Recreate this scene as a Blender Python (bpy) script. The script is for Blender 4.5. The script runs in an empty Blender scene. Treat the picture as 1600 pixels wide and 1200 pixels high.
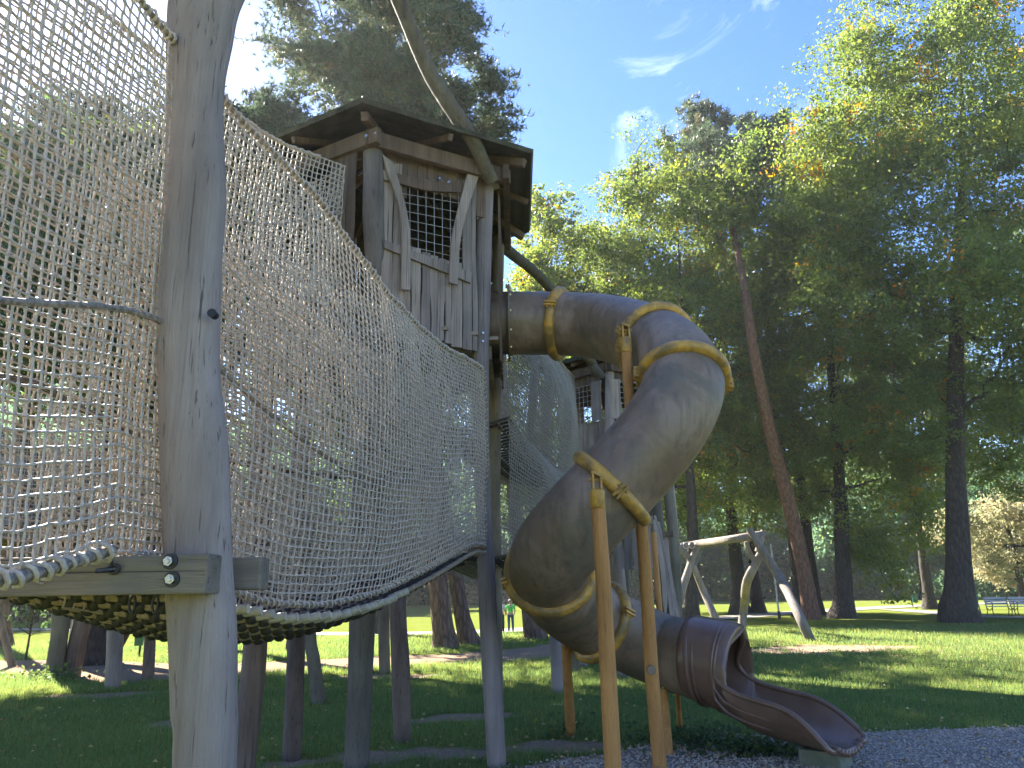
import bpy, bmesh, math, random
import numpy as np
from mathutils import Vector, Matrix
from mathutils import noise as mnoise
random.seed(7); rng = np.random.default_rng(7)
scn = bpy.context.scene
COL = scn.collection
PI = math.pi

# ------------------------------------------------------------------ camera, sky, sun, exposure
EYE = 1.55; PITCH = math.radians(15.0); ROLL = math.radians(1.0); FPX = 1200.0
Fv = Vector((0, math.cos(PITCH), math.sin(PITCH)))
R0 = Vector((1, 0, 0)); U0 = Vector((0, -math.sin(PITCH), math.cos(PITCH)))
Rv = R0*math.cos(ROLL) - U0*math.sin(ROLL)
Uv = R0*math.sin(ROLL) + U0*math.cos(ROLL)
cam_d = bpy.data.cameras.new('camera'); cam = bpy.data.objects.new('camera', cam_d); COL.objects.link(cam)
cam_d.sensor_width = 36; cam_d.lens = 27.0; cam_d.clip_start = 0.05; cam_d.clip_end = 3000
M = Matrix((Rv, Uv, -Fv)).transposed().to_4x4(); M.translation = Vector((0, 0, EYE))
cam.matrix_world = M
scn.camera = cam

SUN_AZ = math.radians(-38.0); SUN_EL = math.radians(35.0)
SUND = Vector((math.sin(SUN_AZ)*math.cos(SUN_EL), math.cos(SUN_AZ)*math.cos(SUN_EL), math.sin(SUN_EL)))
sl = bpy.data.lights.new('sun', 'SUN'); sl.energy = 4.4; sl.angle = math.radians(0.5); sl.color = (1.0, 0.92, 0.80)
so = bpy.data.objects.new('sun', sl); COL.objects.link(so)
so.rotation_euler = SUND.to_track_quat('Z', 'Y').to_euler(); so.location = (-20, 25, 30)

world = bpy.data.worlds.new('World'); scn.world = world; world.use_nodes = True
wn = world.node_tree.nodes; wl = world.node_tree.links; wn.clear()
wo = wn.new('ShaderNodeOutputWorld'); wb = wn.new('ShaderNodeBackground')
sky = wn.new('ShaderNodeTexSky'); sky.sky_type = 'NISHITA'; sky.sun_disc = False
sky.sun_elevation = SUN_EL; sky.sun_rotation = SUN_AZ
sky.air_density = 1.0; sky.dust_density = 0.25; sky.ozone_density = 3.0
wb.inputs[1].default_value = 0.050
tc = wn.new('ShaderNodeTexCoord'); mp = wn.new('ShaderNodeMapping'); mp.inputs['Scale'].default_value = (1.6, 0.7, 3.2)
mp.inputs['Rotation'].default_value = (0.3, 0.5, 0.9)
cn = wn.new('ShaderNodeTexNoise'); cn.inputs['Scale'].default_value = 2.6; cn.inputs['Detail'].default_value = 7; cn.inputs['Roughness'].default_value = 0.62
cn.inputs['Distortion'].default_value = 0.9
cr = wn.new('ShaderNodeValToRGB'); cr.color_ramp.elements[0].position = 0.62; cr.color_ramp.elements[1].position = 0.92
cr.color_ramp.elements[1].color = (0.75, 0.75, 0.75, 1)
mx = wn.new('ShaderNodeMixRGB'); mx.inputs[2].default_value = (8.0, 8.7, 9.6, 1)
wl.new(tc.outputs['Generated'], mp.inputs[0]); wl.new(mp.outputs[0], cn.inputs[0]); wl.new(cn.outputs[0], cr.inputs[0])
wl.new(cr.outputs[0], mx.inputs[0]); hsv = wn.new('ShaderNodeHueSaturation'); hsv.inputs['Saturation'].default_value = 1.22; hsv.inputs['Hue'].default_value = 0.515; hsv.inputs['Value'].default_value = 1.0; wl.new(sky.outputs[0], hsv.inputs['Color']); wl.new(hsv.outputs[0], mx.inputs[1]); wl.new(mx.outputs[0], wb.inputs[0]); wl.new(wb.outputs[0], wo.inputs[0])

scn.view_settings.view_transform = 'Standard'; scn.view_settings.look = 'None'
scn.view_settings.exposure = 2.95; scn.view_settings.gamma = 1.0; scn.view_settings.use_curve_mapping = False
scn.render.engine = 'CYCLES'
scn.cycles.max_bounces = 6; scn.cycles.diffuse_bounces = 3; scn.cycles.transmission_bounces = 4; scn.cycles.glossy_bounces = 2
scn.cycles.use_denoising = True

# ------------------------------------------------------------------ measuring helpers (a photo direction and a distance give a place)
def ray(u, v): return Fv + Rv*((u-800)/FPX) + Uv*((600-v)/FPX)
def atY(u, v, Y):
    d = ray(u, v); t = Y/d.y
    return Vector((d.x*t, Y, EYE + d.z*t))
def at(u, v, t): return Vector((0, 0, EYE)) + ray(u, v)*t
def gp(u, v, z=0.0):
    d = ray(u, v); t = (z-EYE)/d.z
    return Vector((d.x*t, d.y*t, z))
def onpl(u, v, P, n):
    d = ray(u, v); o = Vector((0, 0, EYE)); t = (P-o).dot(n)/d.dot(n)
    return o + d*t
def wpx(px, u, v, Y):   # real width of px pixels at that place
    d = ray(u, v); return px/FPX*Y/d.y

# ------------------------------------------------------------------ object helpers
def tag(o, label=None, cat=None, group=None, kind=None):
    if label: o['label'] = label
    if cat: o['category'] = cat
    if group: o['group'] = group
    if kind: o['kind'] = kind
    return o
def thing(name, label, cat, loc=(0, 0, 0), group=None, rz=0):
    o = bpy.data.objects.new(name, None); COL.objects.link(o); o.location = loc; o.rotation_euler = (0, 0, rz)
    o.empty_display_size = 0.2
    return tag(o, label, cat, group)
def root_of(o):
    off = Vector(o.location)
    while o.parent: o = o.parent; off += Vector(o.location)
    return off
def link(name, me, parent=None, local=False, smooth=True):
    o = bpy.data.objects.new(name, me); COL.objects.link(o)
    if parent is not None:
        o.parent = parent
        if not local: me.transform(Matrix.Translation(-root_of(parent)))
    return o
def dup(root, loc, rz=0, sc=1.0, label=None, group=None):
    r = root.copy(); COL.objects.link(r); r.location = loc; r.rotation_euler = (0, 0, rz); r.scale = (sc, sc, sc) if not isinstance(sc, tuple) else sc
    if label: r['label'] = label
    if group: r['group'] = group
    for ch in list(root.children):
        c = ch.copy(); COL.objects.link(c); c.parent = r
        for g in ch.children:
            d = g.copy(); COL.objects.link(d); d.parent = c
    return r

def np_mesh(name, V, Q, mat, smooth=True, attr=None, mats=None, midx=None):
    """V (n,3) and Q (m,k) with k = 3 or 4"""
    V = np.asarray(V, dtype=np.float32); Q = np.asarray(Q, dtype=np.int32)
    me = bpy.data.meshes.new(name)
    me.vertices.add(len(V)); me.vertices.foreach_set('co', V.ravel())
    k = Q.shape[1]
    me.loops.add(Q.size); me.loops.foreach_set('vertex_index', Q.ravel())
    me.polygons.add(len(Q)); me.polygons.foreach_set('loop_start', np.arange(len(Q), dtype=np.int32)*k)
    me.polygons.foreach_set('loop_total', np.full(len(Q), k, dtype=np.int32))
    if mats:
        for m_ in mats: me.materials.append(m_)
        me.polygons.foreach_set('material_index', np.asarray(midx, dtype=np.int32))
    elif mat: me.materials.append(mat)
    me.polygons.foreach_set('use_smooth', np.full(len(Q), smooth))
    if attr is not None:
        a = me.attributes.new('tint', 'FLOAT', 'POINT'); a.data.foreach_set('value', np.asarray(attr, dtype=np.float32))
    me.update(calc_edges=True); me.validate()
    return me

class MB:
    def __init__(s): s.v = []; s.f = []; s.m = []
    def add(s, vs, fs, m=0):
        b = len(s.v); s.v += [tuple(p) for p in vs]; s.f += [tuple(b+i for i in f) for f in fs]; s.m += [m]*len(fs)
    def box(s, c, sx, sy, sz, rot=None, m=0):
        c = Vector(c); R = rot if rot is not None else Matrix.Identity(3)
        vs = [c + R @ Vector((x*sx/2, y*sy/2, z*sz/2)) for x in (-1, 1) for y in (-1, 1) for z in (-1, 1)]
        s.add(vs, [(0, 1, 3, 2), (4, 6, 7, 5), (0, 4, 5, 1), (2, 3, 7, 6), (0, 2, 6, 4), (1, 5, 7, 3)], m)
    def tube(s, pts, rad, n=8, cap=True, m=0, wob=0.0, seed=0, closed=False, flat=1.0):
        pts = [Vector(p) for p in pts]; N = len(pts)
        rad = [rad]*N if not hasattr(rad, '__len__') else rad
        T = []
        for i in range(N):
            a = pts[(i-1) % N] if (closed or i > 0) else pts[0]; b = pts[(i+1) % N] if (closed or i < N-1) else pts[-1]
            t = (b-a); T.append(t.normalized() if t.length > 1e-9 else Vector((0, 0, 1)))
        x = T[0].orthogonal().normalized()
        if abs(T[0].z) > 0.5: x = (Vector((1, 0, 0)) - T[0]*T[0].x).normalized()
        rings = []
        for i in range(N):
            x = (x - T[i]*x.dot(T[i])).normalized(); y = T[i].cross(x)
            ring = []
            for k in range(n):
                a = 2*PI*k/n; r = rad[i]
                if wob: r *= 1 + wob*mnoise.noise(Vector((math.cos(a)*1.3+seed*7.1, math.sin(a)*1.3, pts[i].z*1.1+pts[i].x)))
                ring.append(pts[i] + x*math.cos(a)*r + y*math.sin(a)*r*flat)
            rings.append(ring)
        vs = [p for r in rings for p in r]; fs = []
        for i in range(N if closed else N-1):
            j = (i+1) % N
            for k in range(n):
                k2 = (k+1) % n; fs.append((i*n+k, i*n+k2, j*n+k2, j*n+k))
        if cap and not closed:
            fs.append(tuple(range(n))[::-1]); fs.append(tuple((N-1)*n+k for k in range(n)))
        s.add(vs, fs, m)
    def build(s, name, mat, parent=None, smooth=False, bevel=0.0, mats=None):
        me = bpy.data.meshes.new(name); me.from_pydata(s.v, [], s.f)
        for m_ in (mats or [mat]): me.materials.append(m_)
        me.polygons.foreach_set('material_index', s.m)
        me.polygons.foreach_set('use_smooth', [smooth]*len(s.f)); me.update()
        bm = bmesh.new(); bm.from_mesh(me); bmesh.ops.recalc_face_normals(bm, faces=bm.faces); bm.to_mesh(me); bm.free()
        if smooth:
            try: me.set_sharp_from_angle(angle=math.radians(50))
            except Exception: pass
        o = link(name, me, parent)
        if bevel:
            b = o.modifiers.new('bevel', 'BEVEL'); b.width = bevel; b.segments = 2; b.limit_method = 'ANGLE'
        return o

def spline(pts, n):
    """Catmull-Rom through pts (lists of equal length), n samples"""
    P = np.array([list(p) for p in pts], dtype=float); P = np.vstack([2*P[0]-P[1], P, 2*P[-1]-P[-2]])
    out = []; m = len(P)-3
    for t in np.linspace(0, m, n):
        i = min(int(t), m-1); f = t-i; a, b, c, d = P[i], P[i+1], P[i+2], P[i+3]
        out.append(0.5*((2*b)+(-a+c)*f+(2*a-5*b+4*c-d)*f*f+(-a+3*b-3*c+d)*f**3))
    return np.array(out)

# ------------------------------------------------------------------ materials
def newmat(name):
    m = bpy.data.materials.new(name); m.use_nodes = True; nt = m.node_tree; nt.nodes.clear()
    out = nt.nodes.new('ShaderNodeOutputMaterial'); b = nt.nodes.new('ShaderNodeBsdfPrincipled'); nt.links.new(b.outputs[0], out.inputs[0])
    return m, nt, b, out
def noise_node(nt, vec, scale, detail=5, rough=0.55, dist=0.0):
    n = nt.nodes.new('ShaderNodeTexNoise'); n.inputs['Scale'].default_value = scale; n.inputs['Detail'].default_value = detail
    n.inputs['Roughness'].default_value = rough; n.inputs['Distortion'].default_value = dist; nt.links.new(vec, n.inputs[0]); return n
def ramp(nt, fac, stops):
    r = nt.nodes.new('ShaderNodeValToRGB'); e = r.color_ramp.elements
    while len(e) < len(stops): e.new(0.5)
    for i, (p, c) in enumerate(stops): e[i].position = p; e[i].color = (*c, 1)
    nt.links.new(fac, r.inputs[0]); return r
def objvec(nt, scale=(1, 1, 1), rand=True):
    tc = nt.nodes.new('ShaderNodeTexCoord'); mp = nt.nodes.new('ShaderNodeMapping'); mp.inputs['Scale'].default_value = scale
    nt.links.new(tc.outputs['Object'], mp.inputs[0])
    if rand:
        oi = nt.nodes.new('ShaderNodeObjectInfo'); mu = nt.nodes.new('ShaderNodeMath'); mu.operation = 'MULTIPLY'; mu.inputs[1].default_value = 37.0
        nt.links.new(oi.outputs['Random'], mu.inputs[0]); nt.links.new(mu.outputs[0], mp.inputs['Location'])
    return mp.outputs[0]
def mixc(nt, fac, a, b, mode='MIX'):
    m = nt.nodes.new('ShaderNodeMixRGB'); m.blend_type = mode
    for k, x in ((0, fac), (1, a), (2, b)):
        if hasattr(x, 'is_linked') or hasattr(x, 'links'): nt.links.new(x, m.inputs[k])
        else: m.inputs[k].default_value = x if k == 0 else (*x, 1)
    return m.outputs[0]
def bump(nt, b, h, strength, dist):
    bp = nt.nodes.new('ShaderNodeBump'); bp.inputs['Strength'].default_value = strength; bp.inputs['Distance'].default_value = dist
    nt.links.new(h, bp.inputs['Height']); nt.links.new(bp.outputs[0], b.inputs['Normal']); return bp
def wood(name, light, dark, axis='z', crack=(0.05, 0.045, 0.04), rough=0.8, vary=0.35, grain=1.0, green=0.0):
    m, nt, b, _ = newmat(name)
    s = {'z': (9*grain, 9*grain, 0.55), 'x': (0.55, 9*grain, 9*grain), 'y': (9*grain, 0.55, 9*grain)}[axis]
    v1 = objvec(nt, s); v2 = objvec(nt, tuple(5*k if k > 1 else k*0.8 for k in s)); v3 = objvec(nt, (1.4, 1.4, 1.0))
    n1 = noise_node(nt, v1, 1.0, 6, 0.6, 0.6); n2 = noise_node(nt, v2, 1.6, 4, 0.6, 0.3); n3 = noise_node(nt, v3, 1.5, 3)
    c = ramp(nt, n1.outputs[0], [(0.3, dark), (0.62, light)]).outputs[0]
    cr_ = ramp(nt, n2.outputs[0], [(0.33, (0.0,)*3), (0.38, (1,)*3)]).outputs[0]
    c = mixc(nt, cr_, crack, c)
    big = ramp(nt, n3.outputs[0], [(0.3, (1-vary,)*3), (0.7, (1.12,)*3)]).outputs[0]
    c = mixc(nt, 1.0, c, big, 'MULTIPLY')
    oi = nt.nodes.new('ShaderNodeObjectInfo')
    rr = ramp(nt, oi.outputs['Random'], [(0, (0.78, 0.78, 0.80)), (1, (1.12, 1.09, 1.04))]).outputs[0]
    c = mixc(nt, 1.0, c, rr, 'MULTIPLY')
    if green:
        n4 = noise_node(nt, objvec(nt, (2.2, 2.2, 0.5)), 1.0, 4)
        g = ramp(nt, n4.outputs[0], [(0.45, (0,)*3), (0.75, (green,)*3)]).outputs[0]
        c = mixc(nt, g, c, (0.13, 0.15, 0.07))
    nt.links.new(c, b.inputs['Base Color']); b.inputs['Roughness'].default_value = rough; b.inputs['Specular IOR Level'].default_value = 0.3
    mxh = nt.nodes.new('ShaderNodeMath'); mxh.operation = 'ADD'; nt.links.new(n1.outputs[0], mxh.inputs[0]); nt.links.new(n2.outputs[0], mxh.inputs[1])
    bump(nt, b, mxh.outputs[0], 0.8, 0.018)
    return m
W_POST = wood('weathered_post_wood', (0.34, 0.28, 0.25), (0.24, 0.195, 0.175), crack=(0.11, 0.09, 0.075), vary=0.3, grain=1.1)
W_STILT = wood('stilt_wood', (0.25, 0.205, 0.155), (0.16, 0.13, 0.10), vary=0.45, green=0.5)
W_STILT2 = wood('blue_grey_post_wood', (0.17, 0.145, 0.13), (0.10, 0.088, 0.078), vary=0.35, green=0.1)
W_STILTR = wood('reddish_stilt_wood', (0.24, 0.175, 0.135), (0.12, 0.085, 0.07), vary=0.4)
W_PLANK = wood('grey_plank_wood', (0.37, 0.30, 0.255), (0.22, 0.18, 0.15), vary=0.3, grain=1.5)
W_BROWN = wood('brown_plank_wood', (0.17, 0.115, 0.08), (0.10, 0.068, 0.05), vary=0.3, grain=1.5)
W_BEAMX = wood('beam_wood', (0.31, 0.255, 0.195), (0.20, 0.165, 0.125), axis='x', vary=0.35, green=0.1)
W_BEAMY = wood('beam_wood_deep', (0.19, 0.145, 0.10), (0.12, 0.09, 0.065), axis='y', vary=0.35)
W_ROOF = wood('roof_board_wood', (0.085, 0.082, 0.062), (0.04, 0.04, 0.032), axis='y', vary=0.3)
W_SWING = wood('bleached_pole_wood', (0.27, 0.235, 0.20), (0.16, 0.14, 0.12), vary=0.3)
W_BRANCH = wood('bark_stripped_pole', (0.14, 0.115, 0.085), (0.065, 0.055, 0.042), vary=0.4, green=0.2)

def simple(name, col, rough=0.6, metal=0.0, col2=None, scale=20, bmp=0.0, spec=0.5):
    m, nt, b, _ = newmat(name)
    v = objvec(nt, (1, 1, 1)); n = noise_node(nt, v, scale, 5)
    c2 = col2 or tuple(k*0.7 for k in col)
    c = ramp(nt, n.outputs[0], [(0.35, c2), (0.65, col)]).outputs[0]
    nt.links.new(c, b.inputs['Base Color']); b.inputs['Roughness'].default_value = rough; b.inputs['Metallic'].default_value = metal
    b.inputs['Specular IOR Level'].default_value = spec
    if bmp: bump(nt, b, n.outputs[0], bmp, 0.01)
    return m
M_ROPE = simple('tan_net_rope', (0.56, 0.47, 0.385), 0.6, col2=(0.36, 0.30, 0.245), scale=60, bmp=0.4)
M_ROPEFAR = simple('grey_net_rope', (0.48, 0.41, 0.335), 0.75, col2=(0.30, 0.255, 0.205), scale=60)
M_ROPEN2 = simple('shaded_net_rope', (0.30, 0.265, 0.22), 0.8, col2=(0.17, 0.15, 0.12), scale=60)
M_ROPEDK = simple('dark_rope', (0.10, 0.085, 0.07), 0.8, col2=(0.05, 0.045, 0.04), scale=80)
M_EDGE = simple('edge_rope', (0.34, 0.28, 0.22), 0.75, col2=(0.12, 0.10, 0.085), scale=45, bmp=0.5)
M_MATROPE = simple('thick_tan_rope', (0.38, 0.30, 0.225), 0.75, col2=(0.20, 0.155, 0.115), scale=70, bmp=0.6)
M_KNOT = simple('black_rope_joint', (0.035, 0.032, 0.03), 0.5, col2=(0.02, 0.018, 0.018), scale=40)
M_CREAM = simple('cream_sleeve', (0.52, 0.46, 0.36), 0.5, col2=(0.34, 0.29, 0.22), scale=25)
M_STEEL = simple('galvanised_steel', (0.62, 0.63, 0.64), 0.3, 1.0, scale=50)
M_DARKM = simple('dark_metal', (0.05, 0.05, 0.055), 0.45, 0.6)
M_WIRE = simple('grille_wire', (0.42, 0.42, 0.40), 0.45, 0.4)
M_CONC = simple('mossy_concrete', (0.20, 0.20, 0.155), 0.9, col2=(0.105, 0.12, 0.075), scale=6, bmp=0.4)
M_GREENP = simple('green_paint', (0.03, 0.14, 0.085), 0.45, scale=9)
M_BENCH = simple('pale_bench_slats', (0.48, 0.47, 0.46), 0.5, scale=14)
M_POLE = simple('light_grey_pole', (0.55, 0.55, 0.53), 0.45, 0.3, scale=8)

def slide_mat():
    m, nt, b, _ = newmat('brown_slide_plastic')
    v = objvec(nt, (1, 1, 1), rand=False)
    n1 = noise_node(nt, v, 2.1, 8, 0.62, 0.5); n2 = noise_node(nt, v, 9, 5); n3 = noise_node(nt, v, 1.1, 6, 0.6, 0.8); n4 = noise_node(nt, v, 70, 3)
    c = ramp(nt, n2.outputs[0], [(0.3, (0.175, 0.115, 0.068)), (0.7, (0.225, 0.150, 0.090))]).outputs[0]
    fade = ramp(nt, n1.outputs[0], [(0.47, (0,)*3), (0.60, (0.6,)*3)]).outputs[0]
    c = mixc(nt, fade, c, (0.33, 0.235, 0.165))
    alg = ramp(nt, n3.outputs[0], [(0.53, (0,)*3), (0.62, (0.55,)*3)]).outputs[0]
    c = mixc(nt, alg, c, (0.10, 0.097, 0.066))
    n5 = noise_node(nt, objvec(nt, (9, 9, 1.0), rand=False), 1.3, 6, 0.65, 0.3); stv = ramp(nt, n5.outputs[0], [(0.50, (0,)*3), (0.66, (0.5,)*3)]).outputs[0]; c = mixc(nt, stv, c, (0.075, 0.062, 0.045))
    nt.links.new(c, b.inputs['Base Color'])
    r = ramp(nt, n1.outputs[0], [(0.4, (0.46,)*3), (0.6, (0.58,)*3)]).outputs[0]
    nt.links.new(r, b.inputs['Roughness']); b.inputs['Specular IOR Level'].default_value = 0.5
    bump(nt, b, n4.outputs[0], 0.12, 0.003)
    return m
M_SLIDE = slide_mat()
def chute_mat():
    m, nt, b, _ = newmat('glossy_brown_chute')
    v = objvec(nt, (1, 1, 1), rand=False); n2 = noise_node(nt, v, 5, 6, 0.6); n4 = noise_node(nt, v, 40, 3)
    c = ramp(nt, n2.outputs[0], [(0.3, (0.135, 0.076, 0.050)), (0.7, (0.19, 0.112, 0.075))]).outputs[0]
    nt.links.new(c, b.inputs['Base Color']); b.inputs['Roughness'].default_value = 0.30
    bump(nt, b, n4.outputs[0], 0.06, 0.003); return m
M_CHUTE = chute_mat()
def collar_mat():
    m, nt, b, _ = newmat('dirty_yellow_collar')
    v = objvec(nt, (1, 1, 1), rand=True); n1 = noise_node(nt, v, 4.5, 8, 0.65, 0.4); n2 = noise_node(nt, v, 18, 6, 0.6)
    c = ramp(nt, n2.outputs[0], [(0.3, (0.46, 0.235, 0.030)), (0.7, (0.62, 0.34, 0.050))]).outputs[0]
    d = ramp(nt, n1.outputs[0], [(0.44, (0,)*3), (0.60, (0.75,)*3)]).outputs[0]
    c = mixc(nt, d, c, (0.10, 0.078, 0.04))
    nt.links.new(c, b.inputs['Base Color']); b.inputs['Roughness'].default_value = 0.45; bump(nt, b, n2.outputs[0], 0.2, 0.004); return m
M_COLLAR = collar_mat()
M_YPOST = wood('yellow_stained_post', (0.60, 0.30, 0.095), (0.46, 0.215, 0.065), crack=(0.24, 0.12, 0.045), vary=0.2, grain=1.8, rough=0.6)

def leaf_mat(name, stops, trans=0.45, rough=0.5):
    m, nt, b, out = newmat(name)
    a = nt.nodes.new('ShaderNodeAttribute'); a.attribute_name = 'tint'
    c = ramp(nt, a.outputs['Fac'], stops).outputs[0]
    nt.links.new(c, b.inputs['Base Color']); b.inputs['Roughness'].default_value = rough; b.inputs['Specular IOR Level'].default_value = 0.35
    tr = nt.nodes.new('ShaderNodeBsdfTranslucent')
    hs = nt.nodes.new('ShaderNodeHueSaturation'); hs.inputs['Hue'].default_value = 0.482; hs.inputs['Saturation'].default_value = 1.12; hs.inputs['Value'].default_value = 2.6
    nt.links.new(c, hs.inputs['Color']); nt.links.new(hs.outputs[0], tr.inputs[0])
    mx = nt.nodes.new('ShaderNodeMixShader'); mx.inputs[0].default_value = trans
    nt.links.new(b.outputs[0], mx.inputs[1]); nt.links.new(tr.outputs[0], mx.inputs[2]); nt.links.new(mx.outputs[0], out.inputs[0])
    return m
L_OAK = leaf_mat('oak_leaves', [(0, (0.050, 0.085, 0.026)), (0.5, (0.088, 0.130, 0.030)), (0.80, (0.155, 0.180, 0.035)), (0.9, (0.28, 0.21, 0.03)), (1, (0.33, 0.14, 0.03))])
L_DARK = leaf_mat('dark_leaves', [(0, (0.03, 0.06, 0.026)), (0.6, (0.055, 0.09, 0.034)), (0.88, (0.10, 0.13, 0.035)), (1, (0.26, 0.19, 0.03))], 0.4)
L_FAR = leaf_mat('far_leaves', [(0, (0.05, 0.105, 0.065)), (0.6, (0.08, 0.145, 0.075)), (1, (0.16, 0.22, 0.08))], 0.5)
L_PALE = leaf_mat('pale_autumn_leaves', [(0, (0.10, 0.12, 0.06)), (0.5, (0.22, 0.215, 0.12)), (1, (0.36, 0.31, 0.17))], 0.35)
L_PINE = leaf_mat('pine_needles', [(0, (0.045, 0.075, 0.045)), (0.6, (0.075, 0.11, 0.062)), (1, (0.16, 0.15, 0.07))], 0.22)
L_GRASS = leaf_mat('grass_blades', [(0, (0.062, 0.105, 0.042)), (0.6, (0.098, 0.150, 0.050)), (0.9, (0.145, 0.175, 0.055)), (1, (0.25, 0.21, 0.09))], 0.45, 0.6)
L_FALLEN = leaf_mat('fallen_leaf', [(0, (0.16, 0.10, 0.05)), (0.6, (0.30, 0.20, 0.09)), (1, (0.5, 0.40, 0.2))], 0.2, 0.7)
def bark(name, a, b_, sc=(5, 5, 1.2)):
    m, nt, b, _ = newmat(name)
    v = objvec(nt, sc); vo = nt.nodes.new('ShaderNodeTexVoronoi'); vo.inputs['Scale'].default_value = 2.2; vo.feature = 'DISTANCE_TO_EDGE'
    n = noise_node(nt, v, 2, 6); 
    mxv = nt.nodes.new('ShaderNodeMixRGB'); mxv.inputs[0].default_value = 0.25; nt.links.new(v, mxv.inputs[1]); nt.links.new(n.outputs[1], mxv.inputs[2])
    nt.links.new(mxv.outputs[0], vo.inputs[0])
    f = ramp(nt, vo.outputs[0], [(0.0, b_), (0.22, a)]).outputs[0]
    f = mixc(nt, 0.5, f, ramp(nt, n.outputs[0], [(0.3, b_), (0.7, a)]).outputs[0])
    nt.links.new(f, b.inputs['Base Color']); b.inputs['Roughness'].default_value = 0.9; b.inputs['Specular IOR Level'].default_value = 0.2
    bump(nt, b, vo.outputs[0], 0.9, 0.06); return m
B_OAK = bark('oak_bark', (0.075, 0.062, 0.05), (0.025, 0.021, 0.018))
B_PINE = bark('pine_bark', (0.20, 0.135, 0.10), (0.06, 0.04, 0.03))
B_PINER = bark('reddish_pine_bark', (0.24, 0.13, 0.085), (0.09, 0.05, 0.035))

# ------------------------------------------------------------------ ground
def vnoise(x, y, s, seed=0.0):
    """cheap vectorised smooth value noise 0..1"""
    x = np.asarray(x)*s+seed*13.7; y = np.asarray(y)*s+seed*7.3
    xi = np.floor(x); yi = np.floor(y); fx = x-xi; fy = y-yi; fx = fx*fx*(3-2*fx); fy = fy*fy*(3-2*fy)
    def h(a, b):
        r = np.sin(a*127.1+b*311.7+seed*74.7)*43758.5453; return r-np.floor(r)
    return (h(xi, yi)*(1-fx)+h(xi+1, yi)*fx)*(1-fy)+(h(xi, yi+1)*(1-fx)+h(xi+1, yi+1)*fx)*fy
def fbm(x, y, s, seed=0.0): return 0.55*vnoise(x, y, s, seed)+0.3*vnoise(x, y, s*2.3, seed+1)+0.15*vnoise(x, y, s*5.1, seed+2)
def pdist(x, y, poly):
    d = np.full(np.shape(x), 1e9)
    for (ax, ay), (bx, by) in zip(poly[:-1], poly[1:]):
        L = (bx-ax)**2+(by-ay)**2; t = np.clip(((x-ax)*(bx-ax)+(y-ay)*(by-ay))/L, 0, 1)
        d = np.minimum(d, np.hypot(x-ax-t*(bx-ax), y-ay-t*(by-ay)))
    return d
G2 = lambda pts: [tuple(gp(u, v)[:2]) for u, v in pts]
TRAIL = G2([(-150, 1040), (60, 1040), (230, 1052), (420, 1040), (600, 1032), (760, 1026), (900, 1012), (980, 1004)])
PATCHES = [(gp(640, 1175), 1.3, 0.5), (gp(560, 1185), 0.9, 0.35), (gp(1250, 1014), 3.6, 1.4), (gp(1330, 1012), 2.4, 1.0), (gp(250, 1040), 1.8, .9), (gp(960, 1190), 0.8, 0.3), (gp(450, 1190), 1.0, .35), (gp(720, 1120), .9, .4), (gp(330, 1130), 1.0, .5), (gp(880, 1165), .7, .35), (gp(180, 1085), 1.2, .5), (gp(620, 1055), 1.5, .5)]
def gravel_d(x, y):     # > 0 inside the gravel area
    return 8.75 + 0.10*(x-2) + 0.35*(fbm(x, y, 1.1, 4)-0.5) + np.where(x < 1.6, (x-1.6)*0.75, 0) - y
def dirt(x, y):
    d = pdist(x, y, TRAIL); w = 0.95+1.3*fbm(x, y, 0.35, 3)
    k = np.clip((w-d)/0.5+0.5*(fbm(x, y, 1.7, 9)-0.5), 0, 1)
    for c, rx, ry in PATCHES:
        q = 1-np.hypot((x-c.x)/rx, (y-c.y)/ry); k = np.maximum(k, np.clip(q*1.4+2.4*(fbm(x, y, 1.9, 5)-0.46), 0, 1)*np.clip(q*4+1.6, 0, 1))
    return k
def axis(lo, hi, fine_lo, fine_hi, st):
    a = list(np.arange(fine_lo, fine_hi, st)); s = st
    x = fine_lo
    while x > lo: s *= 1.25; x -= s; a.insert(0, x)
    s = st; x = fine_hi
    while x < hi: s *= 1.25; x += s; a.append(x)
    return np.array(a)
gx = axis(-1400, 1400, -16, 18, 0.2); gy = axis(-400, 2200, 5, 32, 0.2)
XX, YY = np.meshgrid(gx, gy); DD = dirt(XX, YY)
ZZ = 0.03*(fbm(XX, YY, 0.5, 2)-0.5)*np.clip((YY-8)/4, 0, 1) - 0.02*DD*(np.abs(XX) < 30)
ZZ[(np.abs(XX) > 60) | (YY > 90)] = 0
nx, ny = len(gx), len(gy); I = np.arange(nx*ny).reshape(ny, nx)
Q = np.stack([I[:-1, :-1], I[:-1, 1:], I[1:, 1:], I[1:, :-1]], -1).reshape(-1, 4)
mg, nt, b, _ = newmat('lawn')
tcg = nt.nodes.new('ShaderNodeTexCoord'); vg = tcg.outputs['Object']
n1 = noise_node(nt, vg, 0.35, 6, 0.6); n2 = noise_node(nt, vg, 9, 6, 0.7); n3 = noise_node(nt, vg, 40, 4)
g = ramp(nt, n1.outputs[0], [(0.3, (0.11, 0.145, 0.028)), (0.55, (0.145, 0.175, 0.032)), (0.8, (0.185, 0.195, 0.045))]).outputs[0]
g = mixc(nt, 0.6, g, ramp(nt, n2.outputs[0], [(0.3, (0.06, 0.085, 0.022)), (0.7, (0.19, 0.215, 0.05))]).outputs[0])
dd = ramp(nt, n3.outputs[0], [(0.3, (0.20, 0.145, 0.10)), (0.7, (0.38, 0.285, 0.20))]).outputs[0]
dd = mixc(nt, ramp(nt, n2.outputs[0], [(0.4, (0.0,)*3), (0.7, (0.5,)*3)]).outputs[0], dd, (0.17, 0.135, 0.10))
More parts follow.
